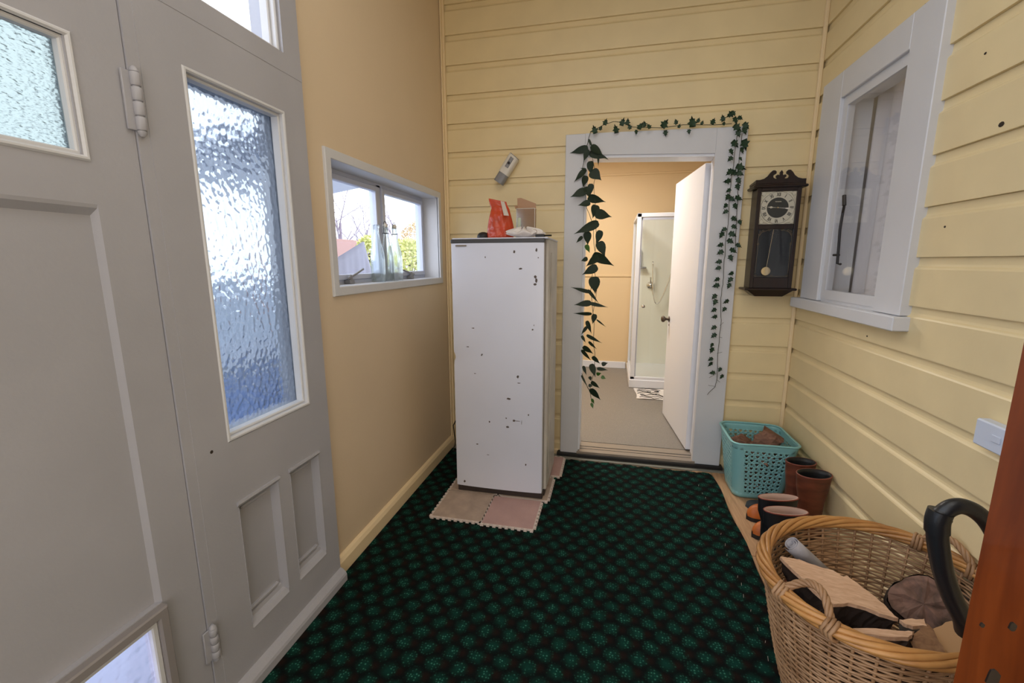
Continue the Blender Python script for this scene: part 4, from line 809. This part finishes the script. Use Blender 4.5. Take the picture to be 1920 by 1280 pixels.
# ------------------------------------------------------------ boots
def boot(name, lab, heel, toe, top_w, top_d, H, mU, mL, mT, mTrim, flare=1.0, group=None, lean=0.0, toecap=None, shaft_off=.0):
    heel = Vector((heel[0], heel[1], FZ)); toe = Vector((toe[0], toe[1], FZ)); d = toe-heel; Lf = d.length; x = d.normalized(); yv = Vector((-x.y, x.x, 0)); b = thing(name, lab, 'boot', tuple(heel), group)
    sc_ = heel+x*.062          # shaft centre
    def ring(c, a_, b_, n=28): return [c+x*(a_*cos(2*pi*i/n))+yv*(b_*sin(2*pi*i/n)) for i in range(n)]
    n = 28; up = MB(); secs = []
    prof = [(.030, .062, .040), (.085, .060, .042), (.13, .058, .043), (.20, .063, .048), (H*.8, top_w*.48, top_d*.47), (H-.012, top_w*.5, top_d*.5), (H, top_w*.5, top_d*.5)]
    vs = []
    for (z, a_, b_) in prof: vs += ring(sc_+Vector((0, 0, z))+x*(lean*z+ (shaft_off*z/H)), a_*(1+.03*sin(z*60)), b_)
    fs = [[i*n+k_, i*n+(k_+1) % n, (i+1)*n+(k_+1) % n, (i+1)*n+k_] for i in range(len(prof)-1) for k_ in range(n)]; up.add(vs, fs)
    # foot
    def foot(u, v):
        t = u; s = Lf*t; wdt = (.040+.010*sin(pi*min(1, t*1.1)))*(1 if t < .8 else math.sqrt(max(0, 1-((t-.8)/.2)**2))*.98+.02)
        if t < .1: wdt *= math.sqrt(max(.02, 1-((.1-t)/.1)**2))
        hgt = (.12 if t < .3 else .12-.055*min(1, (t-.3)/.25)) if t < .55 else .068*(1 if t < .8 else (math.sqrt(max(0, 1-((t-.8)/.2)**2))*.8+.2))
        a_ = pi*v; return heel+x*s+yv*(wdt*cos(a_))+Vector((0, 0, .014+hgt*sin(a_)**.8))
    up.grid(foot, 26, 14); build(up, 'boot_upper', mU, b, True)
    ho = []
    for i in range(27): ho.append(foot(i/26, 0))
    for i in range(26, -1, -1): ho.append(foot(i/26, 1))
    build(MB().prism([Vector((p.x, p.y, FZ))+ (Vector((p.x, p.y, FZ))-(heel+x*Lf*.5)).normalized()*.004 for p in ho], (0, 0, .022)), 'sole', mTrim if toecap is None else black, b)
    tc_ = sc_+x*(lean*H+shaft_off); li = MB(); vs = []
    for (z, a_, b_) in ((H+.001, top_w*.5, top_d*.5), (H+.002, top_w*.5-.004, top_d*.5-.004), (H-.02, top_w*.5-.007, top_d*.5-.007), (.2, .05, .035), (.09, .045, .03)): vs += ring(sc_+Vector((0, 0, z))+x*(lean*z+shaft_off*z/H), a_, b_)
    li.add(vs, [[i*n+k_, i*n+(k_+1) % n, (i+1)*n+(k_+1) % n, (i+1)*n+k_] for i in range(4) for k_ in range(n)]+[[4*n+k_ for k_ in range(n)]]); build(li, 'lining', mL, b, True)
    tr = MB().tube([p for p in ring(tc_+Vector((0, 0, H-.001)), top_w*.5, top_d*.5)], .0030, 6, True)
    if mT is not None: vs = []; 
    build(tr, 'top_binding', mT or mTrim, b, True)
    if toecap:
        tcp = MB().grid(lambda u, v: (lambda p: p+Vector((0, 0, .0015))+(p-(heel+x*Lf*.75+Vector((0, 0, .03)))).normalized()*.0015)(foot(.70+.299*u, v)), 10, 14); build(tcp, 'toe_cap', toecap, b, True)
    return b
Gb = 'pair of rust-brown boots'; Gd = 'pair of black gumboots'
boot('boot', 'farther rust-brown boot standing against the wall, orange toe', (1.085, 2.50), (.772, 2.43), .15, .105, .335, rustb, black, redtrim, rustb, group=Gb, toecap=orangetoe, shaft_off=.0)
boot('boot', 'nearer rust-brown boot against the wall, orange toe behind the gumboots', (1.088, 2.352), (.752, 2.262), .165, .115, .340, rustb, black, redtrim, rustb, group=Gb, toecap=orangetoe, shaft_off=.0)
boot('gumboot', 'farther black gumboot with pale tan lining and red rim', (.722, 2.068), (.985, 2.120), .178, .064, .325, black, tanl, redtrim, redtrim, group=Gd)
boot('gumboot', 'nearer black gumboot with pale tan lining, right behind the wicker basket', (.715, 1.962), (.980, 1.992), .180, .072, .322, black, tanl, redtrim, redtrim, group=Gd)
# dark slipper below the teal basket
slp = MB().grid(lambda u, v: (.80+.20*u, 2.565+.040*cos(pi*v)*(1-(2*u-1)**6)**.5, FZ+.002+(.035+.02*u)*sin(pi*v)*(1-(2*u-1)**8)**.5), 16, 10)
tag(build(slp, 'slipper', M('charcoal_felt', (.035, .045, .05), .9), None, True, (.9, 2.565, FZ)), 'dark charcoal slipper lying in front of the teal basket', 'slipper')
# ------------------------------------------------------------ wicker basket
BC_ = Vector((.812, 1.392)); BA, BB, BR, BH = .327, .280, rad(38.5), .437
def ell(th, z, off=0):
    f = .66+.34*(max(0, min(1, z/BH)))**.75; a_, b_ = BA*f+off, BB*f+off; x, y = a_*cos(th), b_*sin(th)
    return Vector((BC_.x+x*cos(BR)-y*sin(BR), BC_.y+x*sin(BR)+y*cos(BR), z+.004))
wbk = thing('wicker_basket', 'large oval wicker log basket with twisted rim and handles', 'basket', (BC_.x, BC_.y, 0))
NS = 36
for i in range(NS): build(MB().tube([ell(2*pi*i/NS, BH*j/8, -.001) for j in range(9)], .0040, 6), 'stake', wickerp, wbk, True)
NWV = 42; wv = MB()
for r in range(NWV):
    z = .012+(BH-.03)*r/(NWV-1); pts = []
    for i in range(NS*3):
        th = 2*pi*i/(NS*3); pts.append(ell(th, z+.0015*sin(th*7+r), .0036*cos(NS/2*th+pi*r)+random.uniform(-.0006, .0006)))
    wv.tube(pts, .0038, 5, True)
build(wv, 'woven_wall', wickerp, wbk, True, kind='stuff')
for s in range(6):
    pts = []
    for i in range(150):
        th = 2*pi*i/150; ph = 2*pi*s/6+th*4; pts.append(ell(th, BH+.002+.013*sin(ph), .015*cos(ph)))
    build(MB().tube(pts, .0078, 7, True), 'rim_rod', rimm, wbk, True)
build(MB().prism([ell(2*pi*i/40, .006) for i in range(40)], (0, 0, .01)), 'basket_floor', wickerp, wbk)
def handle(thc, spread, hgt, lean):
    a_, b_ = ell(thc-spread, BH, 0), ell(thc+spread, BH, 0); core = []; c_ = (a_+b_)/2; outd = (c_-Vector((BC_.x, BC_.y, c_.z))).normalized()
    for i in range(40):
        t = i/39; p = a_.lerp(b_, t); core.append(p+Vector((0, 0, hgt*sin(pi*t)**.75))+outd*lean*sin(pi*t))
    hd_ = MB()
    for s in range(4):
        pts = []
        for i, p in enumerate(core):
            tg = (core[min(i+1, 39)]-core[max(i-1, 0)]).normalized(); n1 = tg.cross(outd).normalized(); n2 = tg.cross(n1); ph = i*.42+s*pi/2; pts.append(p+(n1*cos(ph)+n2*sin(ph))*.0062)
        hd_.tube(pts, .0056, 6)
    for e_ in (a_, b_):
        for s in range(3): hd_.tube([e_+outd*(.024*cos(t*pi/5))+Vector((0, 0, .024*sin(t*pi/5)))+(b_-a_).normalized()*(.011*(s-1)+.006*sin(t)) for t in range(10)], .0052, 6, True)
    build(hd_, 'handle', wickerp, wbk, True)
handle(rad(176), .25, .060, -.035); handle(rad(-10), .27, .065, .0)
# ------------------------------------------------------------ logs in the wicker basket
Gl = 'firewood in the wicker basket'
def split_log(lab, face, zf, dvec, mface, mbark, name='split_log', thick=.010, jit=0):
    pts = [P(x, y, 'z', zf(x, y)) for x, y in face]; c = sum(pts, Vector())/len(pts)
    t = thing(name, lab, 'firewood', tuple(c), Gl); dv = Vector(dvec)
    fine = []
    for i in range(len(pts)):
        A_, B_ = pts[i], pts[(i+1) % len(pts)]
        for k_ in range(4): fine.append(A_.lerp(B_, k_/4)+Vector((random.uniform(-1, 1), random.uniform(-1, 1), 0))*.0022)
    build(MB().prism(fine, dv.normalized()*thick), 'split_face', mface, t)
    n = len(fine); vs = []; S = 5
    for s in range(S+1):
        f = s/S; sc2 = math.sqrt(max(0, 1-f**2))*.75+.22 if s else 1.0
        for p in fine: vs.append(c+(p-c)*sc2+dv*f+dv.normalized()*(thick if s == 0 else 0)+Vector((random.uniform(-1, 1), random.uniform(-1, 1), random.uniform(-1, 1)))*(.003 if s else 0))
    build(MB().add(vs, [[s*n+i, s*n+(i+1) % n, (s+1)*n+(i+1) % n, (s+1)*n+i] for s in range(S) for i in range(n)]+[[i for i in range(n)], [S*n+i for i in range(n)][::-1]]), 'bark', mbark, t)
    return t
split_log('large pale split log lying across the wicker basket', [(1463, 1043), (1480, 1045), (1500, 1049), (1530, 1060), (1560, 1068), (1583, 1081), (1588, 1078), (1612, 1096), (1640, 1118), (1662, 1137), (1684, 1159), (1650, 1150), (1622, 1137), (1590, 1130), (1555, 1131), (1525, 1105), (1500, 1080)], lambda x, y: .425-.00022*(x-1463), (-.015, -.02, -.105), splitw, bark)
split_log('pale topped split log with dark bark against the near rim of the wicker basket', [(1590, 1178), (1640, 1177), (1690, 1182), (1716, 1183), (1704, 1194), (1650, 1192), (1615, 1186)], lambda x, y: .385, (-.010, -.03, -.09), splitw, bark)
split_log('small pale split stick between the large log and the round log', [(1688, 1162), (1712, 1160), (1734, 1159), (1736, 1172), (1712, 1173), (1694, 1168)], lambda x, y: .375, (0, -.01, -.07), splitw, greybark)
split_log('brown end-grain wedge log near the front rim beside the timber post', [(1702, 1196), (1718, 1184), (1738, 1168), (1752, 1182), (1766, 1210), (1778, 1250), (1748, 1243), (1728, 1232), (1712, 1215)], lambda x, y: .375-.0004*(y-1168), (.03, .03, -.09), endwood, bark)
split_log('tan smooth split billet at the right of the wicker basket by the post', [(1744, 1180), (1784, 1163), (1800, 1176), (1820, 1215), (1812, 1250), (1780, 1250), (1764, 1215)], lambda x, y: .335, (.02, .02, -.10), M('tan_wood', (.50, .30, .15), .7, bump=.3, stretch=(3, 30, 3)), bark)
def round_log(lab, c, d, r, L_, seed, mat, mend):
    rnd = random.Random(seed); d = Vector(d).normalized(); c = Vector(c); u = d.orthogonal().normalized(); v = d.cross(u); n = 26; rad_ = [r*(1+.07*sin(3*2*pi*i/n+seed)+.04*rnd.uniform(-1, 1)) for i in range(n)]
    t = thing('round_log', lab, 'firewood', tuple(c), Gl); vs = []; S = 6
    for s in range(S+1):
        for i in range(n): a_ = 2*pi*i/n; vs.append(c+d*(-L_*s/S)+(u*cos(a_)+v*sin(a_))*rad_[i]*(1+.04*rnd.uniform(-1, 1)))
    build(MB().add(vs, [[s*n+i, s*n+(i+1) % n, (s+1)*n+(i+1) % n, (s+1)*n+i] for s in range(S) for i in range(n)]+[[S*n+i for i in range(n)]]), 'bark', mat, t)
    vs = [c+d*.004]+[c+d*(.006*sin(i*1.3))+(u*cos(2*pi*i/n)+v*sin(2*pi*i/n))*rad_[i]*.55 for i in range(n)]+[c+(u*cos(2*pi*i/n)+v*sin(2*pi*i/n))*rad_[i]*.96 for i in range(n)]
    build(MB().add(vs, [[0, 1+i, 1+(i+1) % n] for i in range(n)]+[[1+i, 1+n+i, 1+n+(i+1) % n, 1+(i+1) % n] for i in range(n)]), 'cut_end', mend, t)
rend = wood_mat('weathered_end', (.27, .15, .11), (.08, .05, .035), 5, (4, 4, 4), .85, .3)
p = P(1732, 1132, 'z', .33); round_log('thick round log with grey bark and rough cut end in the wicker basket', p, (-.35, -.60, .55), .082, .20, 4, greybark, rend)
p = P(1795, 1110, 'z', .36); round_log('smaller grey-barked round log by the far right rim of the wicker basket', p, (-.1, -.5, .75), .050, .16, 8, greybark, greybark)
for i, (x, y, a_) in enumerate(((.72, 1.36, .9), (.82, 1.40, .9), (.92, 1.44, .9))): chunk('firewood', ['rough billet low on the left of the wicker basket pile', 'rough billet low in the middle of the wicker basket pile', 'rough billet low at the wall side of the wicker basket pile'][i], 'firewood', Vector((x, y, .075)), .24, .085, .10, (0, 0, a_), bark, Gl, 20+i)
q = [P(1530, 1149, 'z', .45), P(1545, 1142, 'z', .455), P(1557, 1137, 'z', .46)]; tag(build(MB().tube(q, [.002, .0016, .0012], 5), 'twig', bark, None, False, tuple(q[0])), 'thin dark twig poking over the left handle of the wicker basket', 'twig')
# rolled paper
a = P(1483, 1018, 'z', .43); b = P(1545, 1075, 'z', .30); ax_ = (b-a).normalized(); u = ax_.orthogonal().normalized(); v = ax_.cross(u); N_ = 60
def roll(s, t):
    th = s*2*pi*2.6; r = .008+.019*s+.0015*sin(th*2); return a+ax_*((b-a).length*t)+(u*cos(th)+v*sin(th))*r
rp = MB().grid(roll, N_, 3); tag(build(rp, 'paper_roll', papr, None, True, tuple(a)), 'loosely rolled grey paper sheet standing in the far left of the wicker basket', 'paper roll').modifiers.new('t', 'SOLIDIFY').thickness = .0012
# ------------------------------------------------------------ vacuum hose handle
YVc = 1.17
q = [P(x, y, 'y', YVc) for x, y in ((1822, 1195), (1806, 1160), (1785, 1118), (1768, 1070), (1759, 1020), (1757, 985))]; q[0].y += .02
vh = thing('vacuum_handle', 'black curved vacuum cleaner handle standing in the wicker basket', 'vacuum handle', tuple(q[0]))
def smooth(q, n=6):
    o_ = []
    for i in range(len(q)-1):
        p0, p1, p2, p3 = q[max(i-1, 0)], q[i], q[i+1], q[min(i+2, len(q)-1)]
        for k_ in range(n):
            t = k_/n; o_.append(.5*((2*p1)+(-p0+p2)*t+(2*p0-5*p1+4*p2-p3)*t*t+(-p0+3*p1-3*p2+p3)*t**3))
    return o_+[q[-1]]
build(MB().tube(smooth(q), .0215, 16), 'wand_tube', blackpl, vh, 2)
q2 = [P(x, y, 'y', YVc) for x, y in ((1757, 990), (1763, 968), (1782, 952), (1806, 949), (1835, 963), (1860, 992), (1878, 1035), (1888, 1085))]
build(MB().tube(smooth(q2), [.0225]*8+[.0185]*(len(smooth(q2))-8), 16), 'hose_grip', blackpl, vh, 2)
q3 = [P(x, y, 'y', YVc) for x, y in ((1757, 996), (1758, 975), (1764, 958))]; build(MB().tube(smooth(q3), .0245, 16), 'collar', blackpl, vh, 2)
# ------------------------------------------------------------ wall block and timber post
sb = thing('wall_socket', 'small white socket box on the right boarded wall near the timber post', 'socket', (XR, 1.47, .875))
build(MB().box(XR-.035, XR+.0, 1.40, 1.535, .838, .918, .004), 'socket_box', swwhite, sb); build(MB().box(XR-.038, XR-.035, 1.44, 1.47, .87, .89, .001), 'rocker_switch', swwhite, sb)
t7 = struct('trim_7', MB().box(.7165, .93, .80, .95, FZ, CH, .004), postw, 'reddish varnished timber door post at the right edge of the view')
kb = MB()
for (px, py, rx, rz) in ((1899, 1175, .005, .008), (1862, 1272, .009, .018), (1842, 1172, .003, .004)):
    p = P(px, py, 'y', .80); kb.prism([(p.x+rx*cos(2*pi*i/12)*(1+.2*sin(i*2)), .7992, p.z+rz*sin(2*pi*i/12)) for i in range(12)], (0, .003, 0))
build(kb, 'timber_knot', knotm, t7)
# ------------------------------------------------------------ outdoors
grass = M('outdoor_ground', (.30, .34, .40), .9, var=.4, vscale=2)
struct('ground', MB().box(-60, -1.3, -30, 40, -.5, -.45), grass)
sfm = M('porch_roof', (.55, .58, .66), .6)
A_ = P(612, 365.5, 'z', 2.45); B_ = P(700, 347, 'z', 2.45)
dd = (B_-A_).normalized(); a0 = A_-dd*1.2; b0 = B_+dd*2.0
struct('porch_roof', MB().prism([(a0.x, a0.y, 2.45), (b0.x, b0.y, 2.45), (b0.x, 3.5, 2.45), (a0.x, 3.5, 2.45)], (0, 0, .08)), sfm)
# draped cover
cvm = M('grey_fabric', (.25, .25, .31), .8)
ap = P(681, 452, 'x', -3.6); lf_ = P(612, 497, 'x', -3.6); rt = P(697, 520, 'x', -3.6)
def cov(u, v):
    y = lf_.y-.4+(rt.y-lf_.y+.4)*u; pk = (ap.y-lf_.y+.4)/(rt.y-lf_.y+.4)
    top = (lf_.z-.1)+(ap.z-lf_.z+.1)*(u/pk)**1.1 if u < pk else ap.z-(u-pk)/(1-pk)*.45
    return (-3.6+.05*sin(u*26)*v+.03*sin(u*61)*v, y, top-(top+.45)*v)
cv = MB().grid(cov, 60, 14); o = tag(build(cv, 'draped_cover', cvm, None, True, (-3.6, ap.y, -.45)), 'grey cloth cover draped to a peak outside the small window', 'cover'); o.modifiers.new('t', 'SOLIDIFY').thickness = .01
# brick wall, hedge and bare trees
redb = M('red_brick', (.44, .26, .23), .9)
bw = thing('brick_wall', 'reddish brick garden wall beyond the small window', 'wall', (-11, 9, -.45)); p = P(640, 448, 'x', -11)
build(MB().box(-11.2, -11, p.y-3, p.y+1.6, -.45, p.z), 'wall_body', redb, bw)
def hedge(lab, c, rx, ry, rz, n, mat, seed):
    rnd = random.Random(seed); mb = MB()
    for i in range(n):
        a_, b_, r = rnd.uniform(0, 2*pi), rnd.uniform(-1, 1), rnd.uniform(.5, 1)**.5; s = math.sqrt(1-b_*b_)
        p = Vector((c[0]+rx*r*s*cos(a_), c[1]+ry*r*s*sin(a_), max(-.45, c[2]+rz*r*b_))); q1 = Vector((rnd.uniform(-1, 1), rnd.uniform(-1, 1), rnd.uniform(-1, 1))).normalized()*.07; q2_ = q1.orthogonal().normalized()*.04
        mb.add([p-q1, p+q2_, p+q1, p-q2_], [[0, 1, 2, 3]])
    t = thing('shrub', lab, 'shrub', (c[0], c[1], -.45)); o_ = build(mb, 'foliage', mat, t); o_['kind'] = 'stuff'
    build(MB().tube([(c[0], c[1], -.45), (c[0]+.05, c[1], c[2]*.5), (c[0], c[1]+.1, c[2]+.2)], .04, 6), 'stem', bark, t)
yl = M('yellow_leaves', (.55, .56, .20), .7); ol = M('autumn_leaves', (.58, .42, .22), .7)
c = P(765, 490, 'x', -7); hedge('yellow-green shrub seen at the right of the small window', (c.x, c.y, c.z-.2), .8, 1.1, 1.0, 2600, yl, 1)
c = P(690, 470, 'x', -9); hedge('yellow shrub behind the draped grey cover', (c.x, c.y, c.z-.3), .5, .5, .9, 1100, yl, 2)
c = P(778, 450, 'x', -12); hedge('orange autumn shrub behind the yellow shrub', (c.x, c.y, c.z-.4), 1, 1.0, 1.5, 1800, ol, 3)
tw = M('bare_branch', (.30, .25, .30), .9)
def tree(lab, px, x, h, seed):
    rnd = random.Random(seed); c = P(px, 500, 'x', x); t = thing('bare_tree', lab, 'tree', (c.x, c.y, -.45), 'bare trees beyond the small window'); tr = MB().tube([(c.x, c.y, -.45), (c.x, c.y+.1, h*.25), (c.x+.1, c.y, h*.5)], [.10, .08, .06], 7); build(tr, 'trunk', tw, t); br = MB()
    def grow(p, d, L_, r, lv):
        e_ = p+d*L_; br.tube([p, (p+e_)/2+Vector((rnd.uniform(-.1, .1), rnd.uniform(-.1, .1), 0))*L_*.5, e_], [r, r*.8, r*.6], 4)
        if lv:
            for k_ in range(3): grow(p.lerp(e_, rnd.uniform(.5, 1)), (d+Vector((rnd.uniform(-.8, .8), rnd.uniform(-.8, .8), rnd.uniform(-.2, .5)))).normalized(), L_*.68, r*.58, lv-1)
    for k_ in range(7): grow(Vector((c.x, c.y, h*(.15+.05*k_))), Vector((rnd.uniform(-.7, .7), rnd.uniform(-.9, .9), .9)).normalized(), h*.22, .035, 4)
    build(br, 'branches', tw, t)['kind'] = 'stuff'
tree('bare branching tree seen through the left pane of the small window', 640, -13, 6.5, 1); tree('bare branching tree seen through the right pane of the small window', 745, -15, 6.8, 2); tree('bare tree standing between the two panes behind the mullion', 690, -19, 7.8, 3)
# pale blue weatherboard shed beyond the sidelight
shd = thing('garden_shed', 'low pale blue garden shed blurred behind the obscured sidelight glass', 'shed', (-4.4, 4.3, -.45))
blue = M('shed_blue', (.26, .37, .68), .6)
build(MB().box(-4.9, -3.9, 3.1, 5.6, -.45, .28), 'shed_body', blue, shd); build(MB().box(-5.0, -3.8, 3.0, 5.7, .28, .34), 'shed_roof', M('shed_roof_grey', (.35, .38, .45), .6), shd)
